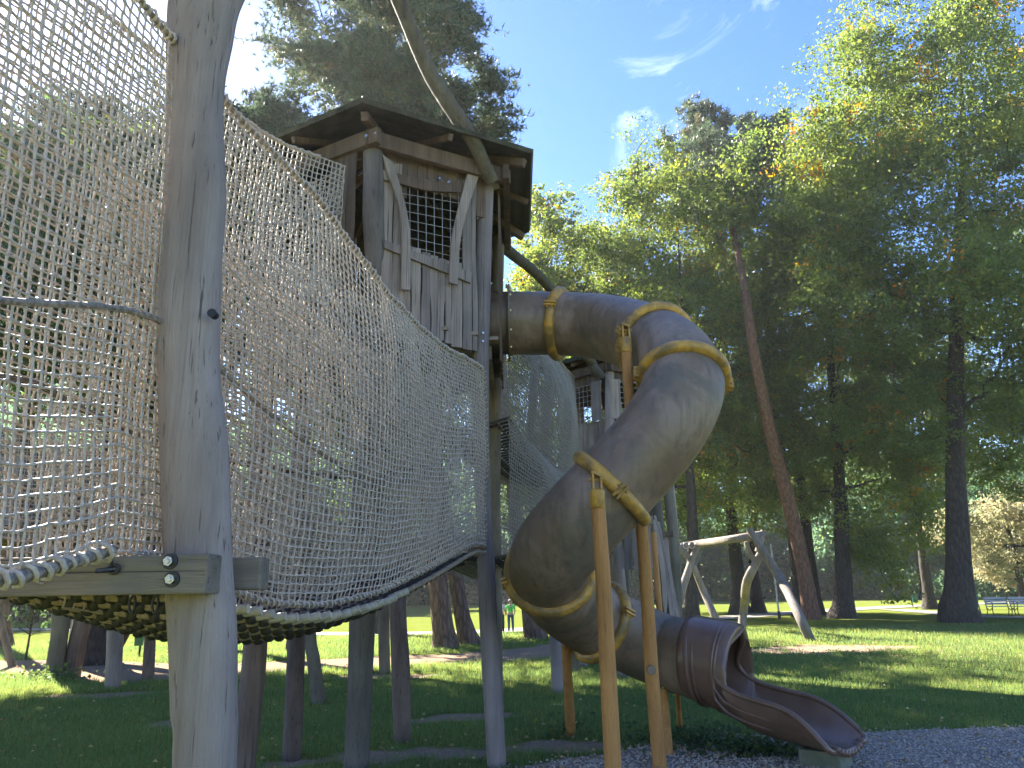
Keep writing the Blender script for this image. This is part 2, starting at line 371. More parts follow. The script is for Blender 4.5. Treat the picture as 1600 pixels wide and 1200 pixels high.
at_ = nt.nodes.new('ShaderNodeAttribute'); at_.attribute_name = 'tint'
dm = nt.nodes.new('ShaderNodeMath'); dm.operation = 'ADD'; nt.links.new(at_.outputs['Fac'], dm.inputs[0])
sb = nt.nodes.new('ShaderNodeMath'); sb.operation = 'MULTIPLY_ADD'; sb.inputs[1].default_value = 0.8; sb.inputs[2].default_value = -0.4
nt.links.new(n2.outputs[0], sb.inputs[0]); nt.links.new(sb.outputs[0], dm.inputs[1])
fk = ramp(nt, dm.outputs[0], [(0.35, (0,)*3), (0.6, (1,)*3)]).outputs[0]
nt.links.new(mixc(nt, fk, g, dd), b.inputs['Base Color']); b.inputs['Roughness'].default_value = 1.0; b.inputs['Specular IOR Level'].default_value = 0.0
bump(nt, b, n2.outputs[0], 0.6, 0.05)
tag(link('ground', np_mesh('ground', np.stack([XX.ravel(), YY.ravel(), ZZ.ravel()], 1), Q, mg, True, DD.ravel())), kind='structure')

def strip(name, px, w, z, mat, n=60, wob=0.15):
    P = spline([(*gp(u, v)[:2],) for u, v in px], n); V = []; F = []
    for i in range(n):
        t = P[min(i+1, n-1)]-P[max(i-1, 0)]; t /= np.linalg.norm(t); nn = np.array([-t[1], t[0]])
        ww = w[0]+(w[1]-w[0])*i/(n-1)
        for s_ in (-1, -0.33, 0.33, 1):
            q = P[i]+nn*s_*ww/2*(1+wob*mnoise.noise(Vector((P[i][0]*0.4, P[i][1]*0.4, s_*5))))
            V.append((q[0], q[1], z))
        if i < n-1: F += [(4*i+k, 4*i+k+1, 4*i+5+k, 4*i+4+k) for k in range(3)]
    return tag(link(name, np_mesh(name, V, F, mat)), kind='structure')
M_PATH = simple('pale_gravel_path', (0.27, 0.24, 0.20), 0.95, col2=(0.19, 0.17, 0.14), scale=3)
strip('path', [(-200, 985), (100, 984), (260, 986), (420, 990), (620, 991), (790, 986), (960, 974), (1100, 968), (1250, 957), (1400, 948.5), (1520, 944), (1750, 936)], (1.6, 3.2), 0.03, M_PATH, 120)
strip('path', [(1395, 953), (1450, 957), (1530, 963.5), (1620, 966), (1760, 970)], (1.6, 1.8), 0.034, M_PATH, 40)

# gravel sheet with loose stones
mgr, nt, b, _ = newmat('grey_gravel')
vv = objvec(nt, (1, 1, 1), False); vo = nt.nodes.new('ShaderNodeTexVoronoi'); vo.inputs['Scale'].default_value = 55; nt.links.new(vv, vo.inputs[0])
n1 = noise_node(nt, vv, 1.2, 5)
c = ramp(nt, vo.outputs['Color'], [(0.1, (0.16, 0.125, 0.09)), (0.5, (0.33, 0.265, 0.20)), (0.9, (0.52, 0.43, 0.34))]).outputs[0]
c = mixc(nt, 1.0, c, ramp(nt, n1.outputs[0], [(0.3, (0.65, 0.62, 0.56)), (0.65, (1, 1, 1))]).outputs[0], 'MULTIPLY')
nt.links.new(c, b.inputs['Base Color']); b.inputs['Roughness'].default_value = 0.9; bump(nt, b, vo.outputs[0], 1.0, 0.02)
xs = np.arange(-0.4, 16, 0.12); ys = np.linspace(3.0, 0, 2)
V = []; F = []
top = gravel_d(xs, 0*xs); 
top = np.array([next((y for y in np.arange(11, 3, -0.03) if gravel_d(np.array(x), np.array(y)) > 0.0), 3.2) for x in xs])
for i, x in enumerate(xs):
    for k in range(24):
        f = k/23; V.append((x, 3.0+(top[i]+0.05-3.0)*f, 0.018+0.012*vnoise(x, 3+f*5, 3)*(1-f)))
for i in range(len(xs)-1):
    for k in range(23): F.append((i*24+k, (i+1)*24+k, (i+1)*24+k+1, i*24+k+1))
tag(link('gravel_path', np_mesh('gravel_path', V, F, mgr)), kind='structure')
def scatter_bits(name, pts, size, mat, label, cat, tint=None):
    n = len(pts); P = np.array(pts); base = np.array([(1, 0, 0), (-.5, .8, 0), (-.5, -.8, 0.1), (0.1, 0, .8)]); V = []; 
    ang = rng.uniform(0, 2*PI, n); s = rng.uniform(size*0.5, size*1.3, n); ca, sa = np.cos(ang), np.sin(ang)
    V = np.empty((n, 4, 3))
    for k in range(4):
        bx, by, bz = base[k]*rng.uniform(0.7, 1.3, (n, 3)).mean(1)[0]
        V[:, k, 0] = P[:, 0]+s*(bx*ca-by*sa); V[:, k, 1] = P[:, 1]+s*(bx*sa+by*ca); V[:, k, 2] = P[:, 2]+s*bz
    i = np.arange(n)*4; F = np.concatenate([np.stack([i+a, i+b_, i+c_], 1) for a, b_, c_ in ((0, 1, 3), (1, 2, 3), (2, 0, 3))])
    o = link(name, np_mesh(name, V.reshape(-1, 3), F, mat, False, np.repeat(rng.uniform(0, 1, n), 4)))
    return tag(o, label, cat, kind='stuff')
n = 30000; px_ = rng.uniform(-0.3, 9, n); py_ = rng.uniform(6.3, 9.6, n)
k = gravel_d(px_, py_)+rng.normal(0, 0.14, n) > 0
scatter_bits('gravel_stones', np.stack([px_[k], py_[k], np.full(k.sum(), 0.022)], 1), 0.016, simple('loose_stone', (0.56, 0.47, 0.38), 0.9, col2=(0.20, 0.16, 0.125), scale=45),
             'loose grey gravel stones around the foot of the slide', 'gravel')

# grass blades
def blades(n, ylo, yhi, spread, h, w):
    y = ylo*(yhi/ylo)**rng.uniform(0, 1, n*2); x = rng.uniform(-1, 1, n*2)*(spread*y+1.5)
    d = dirt(x, y); g = gravel_d(x, y)
    k = (rng.uniform(0, 1, n*2) > d*1.25) & ((g < -0.02-rng.exponential(0.02, n*2)) | ((g < 0.2) & (rng.uniform(0, 1, n*2) < 0.06)))
    x, y = x[k][:n], y[k][:n]; n = len(x)
    cl = fbm(x, y, 1.4, 11); hh = h*(0.45+1.1*cl)*rng.uniform(0.5, 1.3, n)*(1+0.03*y); ww = w*(y/9)**0.75
    a = rng.uniform(0, 2*PI, n); la = rng.uniform(0, 2*PI, n); lean = rng.uniform(0.1, 0.9, n)*hh
    z0 = -0.015
    V = np.empty((n, 3, 3))
    V[:, 0] = np.stack([x-np.cos(a)*ww, y-np.sin(a)*ww, np.full(n, z0)], 1)
    V[:, 1] = np.stack([x+np.cos(a)*ww, y+np.sin(a)*ww, np.full(n, z0)], 1)
    V[:, 2] = np.stack([x+np.cos(la)*lean, y+np.sin(la)*lean, hh], 1)
    t = np.clip(0.15+0.75*fbm(x, y, 0.9, 21)+rng.normal(0, 0.13, n), 0, 0.93); t[rng.uniform(0, 1, n) < 0.03] = 1
    return V.reshape(-1, 3), np.repeat(t, 3)
Va, ta = blades(330000, 6.0, 30, 0.78, 0.055, 0.0042)
tag(link('grass', np_mesh('grass', Va, np.arange(len(Va)).reshape(-1, 3), L_GRASS, False, ta)), 'short green lawn grass under and around the play structure', 'grass', kind='stuff')
n = 2600; y = 7*(34/7)**rng.uniform(0, 1, n); x = rng.uniform(-1, 1, n)*0.75*y
x[:900] = rng.normal(gp(1270, 1012).x, 3.5, 900); y[:900] = rng.normal(19, 2.5, 900)
scatter_bits('fallen_leaves', np.stack([x, y, np.full(n, 0.035)], 1), 0.024, L_FALLEN, 'dry brown fallen leaves scattered over the lawn', 'leaves')

# ------------------------------------------------------------------ trees
def leaf_quads(C, size, up=0.3, aspect=0.62):
    n = len(C); nrm = rng.normal(0, 1, (n, 3)); nrm[:, 2] += up; nrm /= np.linalg.norm(nrm, axis=1)[:, None]
    a = rng.normal(0, 1, (n, 3)); a -= (a*nrm).sum(1)[:, None]*nrm; a /= np.linalg.norm(a, axis=1)[:, None]
    b = np.cross(nrm, a); s = (size*rng.uniform(0.55, 1.35, n))[:, None]
    V = np.stack([C-a*s*0.5, C-b*s*aspect*0.5+nrm*s*0.12, C+a*s*0.5, C+b*s*aspect*0.5+nrm*s*0.12], 1)
    return V.reshape(-1, 3)
def clumps(center, rad, n, seed, shape='oval', minz=None):
    r_ = np.random.default_rng(seed); out = []
    while len(out) < n:
        p = r_.uniform(-1, 1, 3); q = np.linalg.norm(p)
        if q > 1 or q < 0.30: continue
        lump = 0.80+0.38*mnoise.noise(Vector((p[0]*1.7+seed, p[1]*1.7, p[2]*1.7)))
        if q > lump+0.08: continue
        c = np.array(center)+p*np.array(rad)
        if minz and c[2] < minz: continue
        out.append(c)
    return np.array(out)
def limbs(mb, trunk_pts, trunk_rad, cl, thin=0.02, wander=0.25, n=5, minseg=3, zstart=0.35):
    """connects every clump to the nearest node of what has grown already"""
    T = [Vector(p) for p in trunk_pts]; nodes = [(p, r) for p, r in zip(T, trunk_rad) if p.z > trunk_pts[0][2]+(trunk_pts[-1][2]-trunk_pts[0][2])*zstart]
    order = sorted(range(len(cl)), key=lambda i: min((Vector(cl[i])-q[0]).length for q in nodes))
    for i in order:
        c = Vector(cl[i]); best = min(nodes, key=lambda q: (q[0]-c).length+(0.6*max(0, q[0].z-c.z)))
        a, r = best; L = (c-a).length; r0 = min(r*0.72, 0.03+0.035*L); k = 3 if L < 2 else 5
        pts = []; rr = []
        for j in range(k+1):
            f = j/k; p = a.lerp(c, f); bow = math.sin(PI*f)*L*0.12
            p += Vector((random.gauss(0, 1), random.gauss(0, 1), random.gauss(0, 1)))*wander*0.22*math.sin(PI*f)*min(L, 2.5)
            p.z -= bow*0.6; pts.append(p); rr.append(r0*(1-f)+thin*f)
        mb.tube(pts, rr, n, cap=False)
        nodes += list(zip(pts[1:], rr[1:]))
def make_tree(name, label, base, h, r, center, rad, ncl, per, lsize, leafm, barkm, seed, crad=1.1, top=None, tint=(0.45, 0.2), spots=0.05,
              cat='tree', group=None, needles=False, trunk_path=None, flat=0.7, forks=None, zstart=0.35, flare=0.9):
    root = thing(name, label, cat, base, group); random.seed(seed); b = Vector(base); r_ = np.random.default_rng(seed)
    tp = trunk_path or [b, b+Vector((0, 0, h*0.3)), b+Vector((random.uniform(-.4, .4), random.uniform(-.4, .4), h*0.6)), Vector((center[0], center[1], h*0.92))]
    P = spline(tp, 16); P = [Vector(p) for p in P]
    P = [b+Vector((0, 0, -0.15)), b+Vector((0, 0, 0.18)), b.lerp(P[1], 0.5)]+P[1:]
    R = []
    for p in P:
        f = (p.z-b.z)/h; R.append(max(0.03, r*(1-0.82*max(0, f))*(1+flare*math.exp(-max(0, (p.z-b.z))/(r*1.4)))))
    mb = MB(); mb.tube(P, R, 12, wob=0.25, seed=seed)
    for fk in (forks or []): mb.tube([Vector(q) for q in spline(fk[0], 8)], list(np.linspace(fk[1], fk[2], 8)), 9, wob=0.2, seed=seed+3)
    tr = mb.build('trunk', barkm, root, smooth=True)
    cl = clumps(center, rad, ncl, seed)
    mb2 = MB(); limbs(mb2, [tuple(p) for p in P[2:]], R[2:], cl, zstart=zstart)
    br = mb2.build('branches', barkm, root, smooth=True); br['kind'] = 'stuff'
    # leaves: a flattened cloud of leaf-sized faces round each clump, with twiggy outliers
    C = []; TT = []
    for i, c in enumerate(cl):
        m = int(per*r_.uniform(0.55, 1.4)); cr_ = crad*r_.uniform(0.6, 1.35)
        ns_ = 16; sub = r_.normal(0, 1, (ns_, 3)); sub /= np.linalg.norm(sub, axis=1)[:, None]; tw = sub*np.array([1, 1, .5])+r_.normal(0, .3, (ns_, 3)); sub *= (cr_*r_.uniform(0.25, 1.15, ns_)**.7)[:, None]; sub[:, 2] *= flat
        pick = r_.integers(0, ns_, m); q = r_.normal(0, 0.13*cr_, (m, 3)); q[:, 2] *= flat; q += tw[pick]*r_.normal(0, .26*cr_, m)[:, None]
        C.append(c+sub[pick]+q)
        t = np.clip(r_.normal(tint[0]+r_.normal(0, 0.10), tint[1]*0.5, m)+r_.normal(0, .08, ns_)[pick], 0, 0.84)
        if r_.uniform() < spots*3:
            kk = pick < 3; t[kk] = np.clip(r_.normal(0.93, 0.05, kk.sum()), 0.8, 1)
        TT.append(t)
    C = np.concatenate(C); TT = np.concatenate(TT)
    if needles:
        # tufts: each point gets 5 thin needles-bundles that fan upwards and outwards
        n = len(C); ax = r_.normal(0, 0.8, (n, 3)); ax[:, 2] += 0.7; ax /= np.linalg.norm(ax, axis=1)[:, None]
        V = []; 
        for k in range(5):
            d = ax*0.9+r_.normal(0, 0.55, (n, 3)); d /= np.linalg.norm(d, axis=1)[:, None]
            s_ = np.cross(d, r_.normal(0, 1, (n, 3))); s_ /= np.linalg.norm(s_, axis=1)[:, None]
            L = (lsize*r_.uniform(0.7, 1.3, n))[:, None]
            V.append(np.stack([C-s_*lsize*0.11, C+s_*lsize*0.11, C+d*L], 1))
        V = np.stack(V, 1).reshape(-1, 3); me = np_mesh('crown', V, np.arange(len(V)).reshape(-1, 3), leafm, False, np.repeat(TT, 15))
    else:
        V = leaf_quads(C, lsize); me = np_mesh('crown', V, np.arange(len(V)).reshape(-1, 4), leafm, False, np.repeat(TT, 4))
    cr2 = link('crown', me, root); cr2['kind'] = 'stuff'
    return root

def crown_at(u, v, Y, ru, rv, ry):
    c = atY(u, v, Y); return tuple(c), (wpx(ru, u, v, Y), ry, abs(atY(u, v-rv, Y).z-c.z))
# right: the big oak and its neighbours
def tp_(Y, *px): return [atY(u, v, Y) for u, v in px]
bO = gp(1502, 972); c, r = crown_at(1480, 350, bO.y, 245, 430, 6.5)
make_tree('oak_tree', 'tallest oak at the right with a thick dark trunk and orange tinged leaves', bO, 24, 0.50, c, r, 310, 570, 0.175, L_OAK, B_OAK, 11, 1.5, spots=.035, zstart=.3,
          trunk_path=tp_(bO.y, (1502, 972), (1497, 850), (1493, 700), (1494, 550), (1498, 400), (1505, 250), (1500, 60)))
bO2 = gp(1318, 966); c, r = crown_at(1275, 560, bO2.y+2, 170, 340, 5.0)
make_tree('oak_tree', 'oak with a dark straight trunk between the leaning pine and the tallest oak', bO2, 19, 0.40, c, r, 215, 540, 0.175, L_OAK, B_OAK, 12, 1.4, spots=.03, zstart=.22,
          trunk_path=tp_(bO2.y, (1318, 966), (1316, 860), (1312, 760), (1300, 600), (1290, 420), (1285, 300)))
bO3 = gp(1078, 974); c, r = crown_at(1050, 520, bO3.y+3, 165, 310, 5.0)
make_tree('oak_tree', 'leafy oak with a dark trunk behind the left legs of the swing frame', bO3, 17, 0.30, c, r, 180, 540, 0.175, L_OAK, B_OAK, 13, 1.4, spots=.035, zstart=.22,
          trunk_path=tp_(bO3.y, (1078, 974), (1082, 900), (1080, 780), (1070, 600), (1060, 380)),
          forks=[([bO3+Vector((-.3, .2, 0)), bO3+Vector((-1.0, .3, 2.0)), bO3+Vector((-1.6, .5, 7))], .22, .12)])
bP = gp(1268, 968); tpx = [bP, atY(1250, 860, bP.y), atY(1210, 700, bP.y-1.5), atY(1180, 560, bP.y-3), atY(1163, 450, bP.y-2.5), atY(1148, 370, bP.y+1), atY(1120, 250, bP.y+4)]
make_tree('pine_tree', 'leaning pine with a reddish trunk rising behind the swing frame', bP, tpx[-1].z+1, 0.36, (tpx[-1].x, tpx[-1].y, tpx[-1].z-1.2), (2.6, 2.6, 3.0), 55, 120, 0.30, L_PINE, B_PINER, 14, 0.8, needles=True, trunk_path=tpx, zstart=.8, flare=.5, flat=.5)
c, r = crown_at(1095, 260, bP.y+9, 75, 110, 2.6)
bq = Vector((c[0], c[1], 0))
make_tree('pine_tree', 'tall dark pine whose top stands above the oaks left of the tallest oak', bq, 25, 0.4, c, r, 60, 200, 0.36, L_PINE, B_OAK, 15, 0.75, needles=True, zstart=.55, flat=1.2)
c, r = crown_at(1192, 235, 42, 34, 65, 2.2)
make_tree('pine_tree', 'slim pine top showing between the dark pine and the tallest oak', Vector((c[0], c[1], 0)), 25.5, 0.32, c, r, 26, 150, 0.36, L_PINE, B_OAK, 16, 0.6, needles=True, zstart=.55, flat=1.2)
c, r = crown_at(850, 400, 38, 58, 115, 3.0)
make_tree('birch_tree', 'slender light crowned tree against the sky just right of the cabin roof', Vector((c[0], c[1], 0)), 18.5, 0.2, c, r, 70, 200, 0.19, L_OAK, B_OAK, 17, 0.9, tint=(0.55, .2), zstart=.3)
for k, (u, v, Y, ru, rv, ry, h_, n_, lab) in enumerate([
    (940, 500, 44, 115, 165, 5, 17.5, 150, 'rounded green tree behind the top bend of the slide'),
    (1190, 400, 40, 135, 190, 5, 20, 170, 'broad tree filling the gap behind the leaning pine'),
    (1160, 690, 46, 150, 140, 5, 12, 130, 'low leafy tree behind the swing frame'),
    (1410, 660, 48, 150, 170, 6, 14, 150, 'low spreading tree in shade left of the tallest oak trunk'),
    (1600, 560, 46, 110, 220, 6, 19, 150, 'dense tree at the right edge behind the tallest oak'),
    (830, 620, 48, 120, 200, 5, 15, 150, 'leafy tree seen through the net between the two towers'),
    (1000, 740, 52, 120, 110, 5, 11, 110, 'bushy tree behind the second tower')]):
    c, r = crown_at(u, v, Y, ru, rv, ry)
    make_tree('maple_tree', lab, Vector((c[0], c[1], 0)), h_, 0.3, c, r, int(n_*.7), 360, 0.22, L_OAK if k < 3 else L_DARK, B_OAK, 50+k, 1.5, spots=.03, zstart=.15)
# left: pines at the trail
bA = gp(696, 1012); bB = gp(733, 1007); bC = gp(838, 998)
tA = [bA, atY(683, 900, bA.y), atY(650, 600, bA.y), atY(590, 250, bA.y-1), atY(575, 60, bA.y-1.5)]
tB = [bB, atY(712, 905, bB.y), atY(668, 600, bB.y), atY(650, 250, bB.y), atY(640, 0, bB.y-1)]
tC = [bC, atY(826, 950, bC.y), atY(800, 760, bC.y), atY(770, 400, bC.y), atY(720, 150, bC.y)]
c, r = crown_at(555, 45, bA.y-1, 195, 165, 3.6)
make_tree('pine_tree', 'big pine with a thick furrowed trunk, left of the leaning pair, crown above the cabin', bA, 19.5, 0.29, c, r, 135, 165, 0.20, L_PINE, B_PINE, 21, 0.75, needles=True, trunk_path=tA, zstart=.6, flare=.5, flat=.6, tint=(.55, .3))
c, r = crown_at(640, 90, bB.y-.5, 140, 120, 3.0)
make_tree('pine_tree', 'pine leaning away right behind the thick furrowed trunk', bB, 19, 0.25, c, r, 66, 160, 0.20, L_PINE, B_PINE, 22, 0.72, needles=True, trunk_path=tB, zstart=.6, flare=.5, flat=.6, tint=(.5, .3))
c, r = crown_at(735, 175, bC.y-.5, 60, 60, 2.0)
make_tree('pine_tree', 'pine whose trunk foot shows right of the two walkers', bC, 18, 0.27, c, r, 20, 230, 0.24, L_PINE, B_PINE, 23, 0.7, needles=True, trunk_path=tC, zstart=.7, flare=.5, flat=.5)
# far left: the dark forked tree and others behind the nets, which shade the play area
bD = gp(140, 1036)
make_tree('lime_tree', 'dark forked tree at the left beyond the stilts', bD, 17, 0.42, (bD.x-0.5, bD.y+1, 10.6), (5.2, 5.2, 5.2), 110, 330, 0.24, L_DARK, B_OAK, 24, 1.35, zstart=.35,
          forks=[([bD+Vector((.2, 0, 0)), bD+Vector((1.0, 0, 1.6)), bD+Vector((2.3, 0, 5.5)), bD+Vector((3.4, 0.4, 10))], .33, .12)])
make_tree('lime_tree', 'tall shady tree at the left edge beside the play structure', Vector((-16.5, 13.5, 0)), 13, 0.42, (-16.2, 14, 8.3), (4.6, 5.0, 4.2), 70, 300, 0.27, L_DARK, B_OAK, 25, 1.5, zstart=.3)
make_tree('pine_tree', 'tall pine seen through the rope net left of the big pine', Vector((-10.5, 26, 0)), 21, 0.36, (-10.0, 25.5, 16.2), (4.0, 4.0, 4.6), 85, 260, 0.25, L_PINE, B_PINE, 26, 1.1, needles=True, zstart=.5, flat=.6)
make_tree('pine_tree', 'pine standing behind the dark forked tree', Vector((-17.5, 27, 0)), 22, 0.36, (-17, 27, 15.5), (4.2, 4.2, 5.2), 85, 230, 0.30, L_PINE, B_PINE, 27, 1.2, needles=True, zstart=.5, flat=.6)
make_tree('lime_tree', 'leafy tree between the pines across the trail at the left', Vector((-5.5, 31, 0)), 15, 0.32, (-5.5, 31, 9.5), (4.6, 4.6, 5.2), 100, 330, 0.25, L_DARK, B_OAK, 28, 1.4, zstart=.25)

# far wood around the field: prototypes, then copies that share their meshes
far_lbl = ['far round crowned tree on the edge of the meadow', 'far tall dark tree in the wood behind the meadow', 'far loose pale green tree behind the meadow', 'far spreading tree with a low crown behind the meadow']
protos = []
KINDS = ['round crowned tree', 'tall dark tree', 'loose pale green tree', 'low spreading tree']
MARKS = [(20, 'beyond the left edge post'), (140, 'behind the far left stilts'), (300, 'behind the thick foreground post'), (420, 'just right of the foreground post'), (540, 'behind the reddish stilts'),
         (650, 'behind the middle of the rope bridge'), (740, 'behind the pine trunks'), (830, 'behind the two walkers'), (920, 'behind the lower slide bend'), (1000, 'behind the yellow slide legs'), (1080, 'behind the second tower'),
         (1170, 'seen through the swing frame'), (1260, 'behind the pale marker pole'), (1350, 'behind the straight oak trunk'), (1440, 'behind the leaning green bin'), (1530, 'behind the tallest oak trunk'), (1620, 'behind the benches'), (9e9, 'beyond the right edge benches')]
for i in range(4):
    hh = [15, 20, 16, 13][i]; rr_ = [(5.5, 5.5, 6.2), (5, 5, 8), (5, 5, 6.5), (6.5, 6, 5.6)][i]
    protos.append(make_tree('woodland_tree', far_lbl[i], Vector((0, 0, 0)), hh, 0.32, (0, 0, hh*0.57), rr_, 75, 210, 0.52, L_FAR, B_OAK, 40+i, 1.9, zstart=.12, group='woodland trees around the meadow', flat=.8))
spots = []
r3 = np.random.default_rng(3)
for row, (Rd, cnt, s0) in enumerate(((92, 38, .75), (108, 39, .95), (128, 40, 1.2))):
    for i in range(cnt):
        a = math.radians(-43+86*(i+0.5*(row % 2))/cnt+r3.normal(0, 0.5)); rd = Rd*(1+r3.normal(0, 0.035))
        if a < math.radians(-12): rd *= 0.72
        spots.append((rd*math.sin(a), rd*math.cos(a), s0*r3.uniform(0.8, 1.15)))
for i, (x, y, s_) in enumerate(spots):
    k = int(r3.integers(0, 4)) if i > 3 else i
    uu = 800+1200*x/y; row_ = 'front' if i < 38 else ('middle' if i < 77 else 'back'); mk = [m_ for lim, m_ in MARKS if uu < lim][0]; kd = KINDS[k]
    lab = 'far %s, %s row, %s' % (kd, row_, mk)
    if i < 4: protos[i].location = (x, y, 0); protos[i].scale = (s_,)*3; protos[i]['label'] = lab
    else: dup(protos[k], (x, y, 0), r3.uniform(0, 6.28), s_, lab)
# undergrowth at the wood's edge: ground cover
V = []; TT = []
for i in range(900):
    a = math.radians(r3.uniform(-50, 50)); rd = r3.uniform(94, 104)
    if a < math.radians(-12): rd *= .74
    c0 = np.array([rd*math.sin(a), rd*math.cos(a), r3.uniform(0.2, 1.8)])
    if r3.uniform() < 0.25: c0[2] += 1.2
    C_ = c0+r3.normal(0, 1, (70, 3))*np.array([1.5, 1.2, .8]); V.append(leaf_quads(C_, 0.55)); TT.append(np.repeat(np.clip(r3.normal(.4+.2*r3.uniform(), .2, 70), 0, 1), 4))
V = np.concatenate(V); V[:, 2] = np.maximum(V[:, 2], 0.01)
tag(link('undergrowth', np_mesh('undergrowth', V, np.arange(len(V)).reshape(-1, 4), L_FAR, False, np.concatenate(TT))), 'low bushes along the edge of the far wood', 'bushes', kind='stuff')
# pale sunlit trees at the right edge
c, r = crown_at(1580, 835, 56, 105, 75, 4)
make_tree('willow_tree', 'pale cream leaved small tree in sun behind the benches at the right edge', Vector((c[0], c[1], 0)), 9.5, 0.25, c, r, 75, 260, 0.24, L_PALE, B_OAK, 31, 1.2, zstart=.1)
# saplings
def sapling(px, label, hpx, seed, n=90):
    b = gp(*px); H = wpx(hpx, px[0], px[1]-hpx/2, b.y); root = thing('sapling', label, 'young tree', b); random.seed(seed); rs = np.random.default_rng(seed)
    mb = MB(); mb.tube([b, b+Vector((.03, 0, H*.5)), b+Vector((0, 0, H))], [.035, .022, .006], 6); tips = []
    for k in range(16):
        f = rs.uniform(.25, .95); a = rs.uniform(0, 2*PI); L = H*.33*(1.1-f*.6); p = b+Vector((0, 0, H*f)); q = p+Vector((math.cos(a)*L*.8, math.sin(a)*L*.8, L*.75))
        mid = p.lerp(q, .5)-Vector((0, 0, L*.08)); mb.tube([p, mid, q], [.014, .010, .004], 4); tips += [tuple(p.lerp(q, t)) for t in rs.uniform(.35, 1.05, n//10)]
    mb.build('stem', B_OAK, root, smooth=True)
    C_ = np.array(tips)+rs.normal(0, .04, (len(tips), 3)); V = leaf_quads(C_, .13)
    o = link('leaves', np_mesh('leaves', V, np.arange(len(V)).reshape(-1, 4), L_DARK, False, np.repeat(rs.uniform(0.1, .6, len(C_)), 4)), root); o['kind'] = 'stuff'
sapling((40, 1031), 'small sparse young tree beside the leaning pole at the far left', 128, 5, 170)
sapling((447, 1018), 'tiny young tree behind the reddish stilts in the middle', 60, 6, 60)

# ------------------------------------------------------------------ posts
def px_post(name, label, rows, mat, cat='post', ext=True, group=None, nlat=14, parent=None, wob=0.06, seed=1, partname=None, foot=None):
    """rows: (v, left u, right u, Y)"""
    P = []; Rr = []
    for v, a, b_, Y in rows:
        P.append(atY((a+b_)/2, v, Y)); Rr.append(wpx(b_-a, (a+b_)/2, v, Y)/2)
    if ext and P[-1].z > 0:
        P.append(Vector((P[-1].x+(P[-1].x-P[-2].x)*0.5, P[-1].y, -0.25))); Rr.append(Rr[-1]*1.03)
    A = spline([(*p, r) for p, r in zip(P, Rr)], max(12, len(P)*3))
    mb = MB(); mb.tube([Vector(a[:3]) for a in A], [a[3] for a in A], nlat, wob=wob, seed=seed)
    if parent is None:
        base = Vector((P[-1].x, P[-1].y, 0)); root = thing(name, label, cat, base, group)
        mb.build(partname or 'trunk', mat, root, smooth=True); return root
    return mb.build(name, mat, parent, smooth=True)

# foreground post with its bolted beams
YF = 3.30
rowsF = [(-120, 300, 430, YF), (-60, 282, 398, YF), (0, 268, 373, YF), (60, 263, 362, YF), (120, 262, 351, YF), (200, 262, 348, YF), (300, 258, 351, YF), (400, 249, 344, YF), (470, 243, 342, YF),
         (530, 243, 340, YF), (600, 249, 342, YF), (660, 252, 350, YF), (720, 254, 356, YF), (800, 258, 358, YF), (900, 262, 362, YF), (1000, 268, 368, YF), (1100, 270, 368, YF), (1200, 272, 367, YF)]
fp = px_post('support_post', 'thick grey weathered post in the foreground with a bolted crossbeam', rowsF, W_POST, nlat=24, wob=0.05, seed=3, partname='post')
# knot hole
kc = onpl(332, 490, Vector((0, YF-0.125, 0)), Vector((0, 1, 0)))
mb = MB(); mb.tube([kc+Vector((0, .03, 0)), kc+Vector((0.0, -.012, 0))], [.018, .020], 14); mb.build('knot_hole', M_DARKM, fp, smooth=True)
zt = atY(300, 865, YF-.27).z; zb = atY(300, 929, YF-.27).z; zc = (zt+zb)/2; hb = zt-zb
xe = atY(323, 895, YF-.27).x; xl = -3.1
def beam(name, x0, x1, y, z, w, h, mat, parent, bev=.008):
    mb = MB(); n = 10
    for k in range(n):
        pass
    V = []; F = []
    for i in range(n+1):
        f = i/n; x = x0+(x1-x0)*f; dz = .006*mnoise.noise(Vector((x*2, y, z)))
        V += [(x, y-w/2, z-h/2+dz), (x, y+w/2, z-h/2+dz), (x, y+w/2, z+h/2+dz), (x, y-w/2, z+h/2-dz)]
    for i in range(n):
        for k in range(4): F.append((4*i+k, 4*i+(k+1) % 4, 4*i+4+(k+1) % 4, 4*i+4+k))
    F += [(0, 1, 2, 3), (4*n, 4*n+1, 4*n+2, 4*n+3)]
    mb.add(V, F); return mb.build(name, mat, parent, bevel=bev)
bf = beam('beam', xl, xe, YF-.27+.075, zc, .15, hb, W_BEAMX, fp)
xe2 = atY(414, 895, YF+.22).x
beam('beam', xl, xe2, YF+.16+.06, atY(400, 896, YF+.2).z, .13, hb*.92, W_BEAMX, fp)
for (u, v) in ((266, 877), (269, 905)):
    c = atY(u, v, YF-.27); mb = MB()
    mb.tube([c+Vector((0, .004, 0)), c+Vector((0, -.006, 0))], [.032, .030], 20); w = mb.build('washer', M_DARKM, fp, smooth=True)
    mb = MB(); mb.tube([c+Vector((0, -.005, 0)), c+Vector((0, -.026, 0))], [.020, .019], 6)
    mb.tube([c+Vector((0, -.02, 0)), c+Vector((0, -.036, 0))], [.010, .009], 10); mb.build('bolt', M_STEEL, fp)
# post on the far side of the walkway that carries the other end of the beams
px2 = thing('support_post', 'grey post carrying the left end of the foreground crossbeam', 'post', (-2.85, YF+.02, 0))
mb = MB(); mb.tube([Vector((-2.85+.03*math.sin(k), YF+.02, -.2+k*.6)) for k in range(9)], [.13-.003*k for k in range(9)], 14, wob=.08, seed=9); mb.build('post', W_POST, px2, smooth=True)

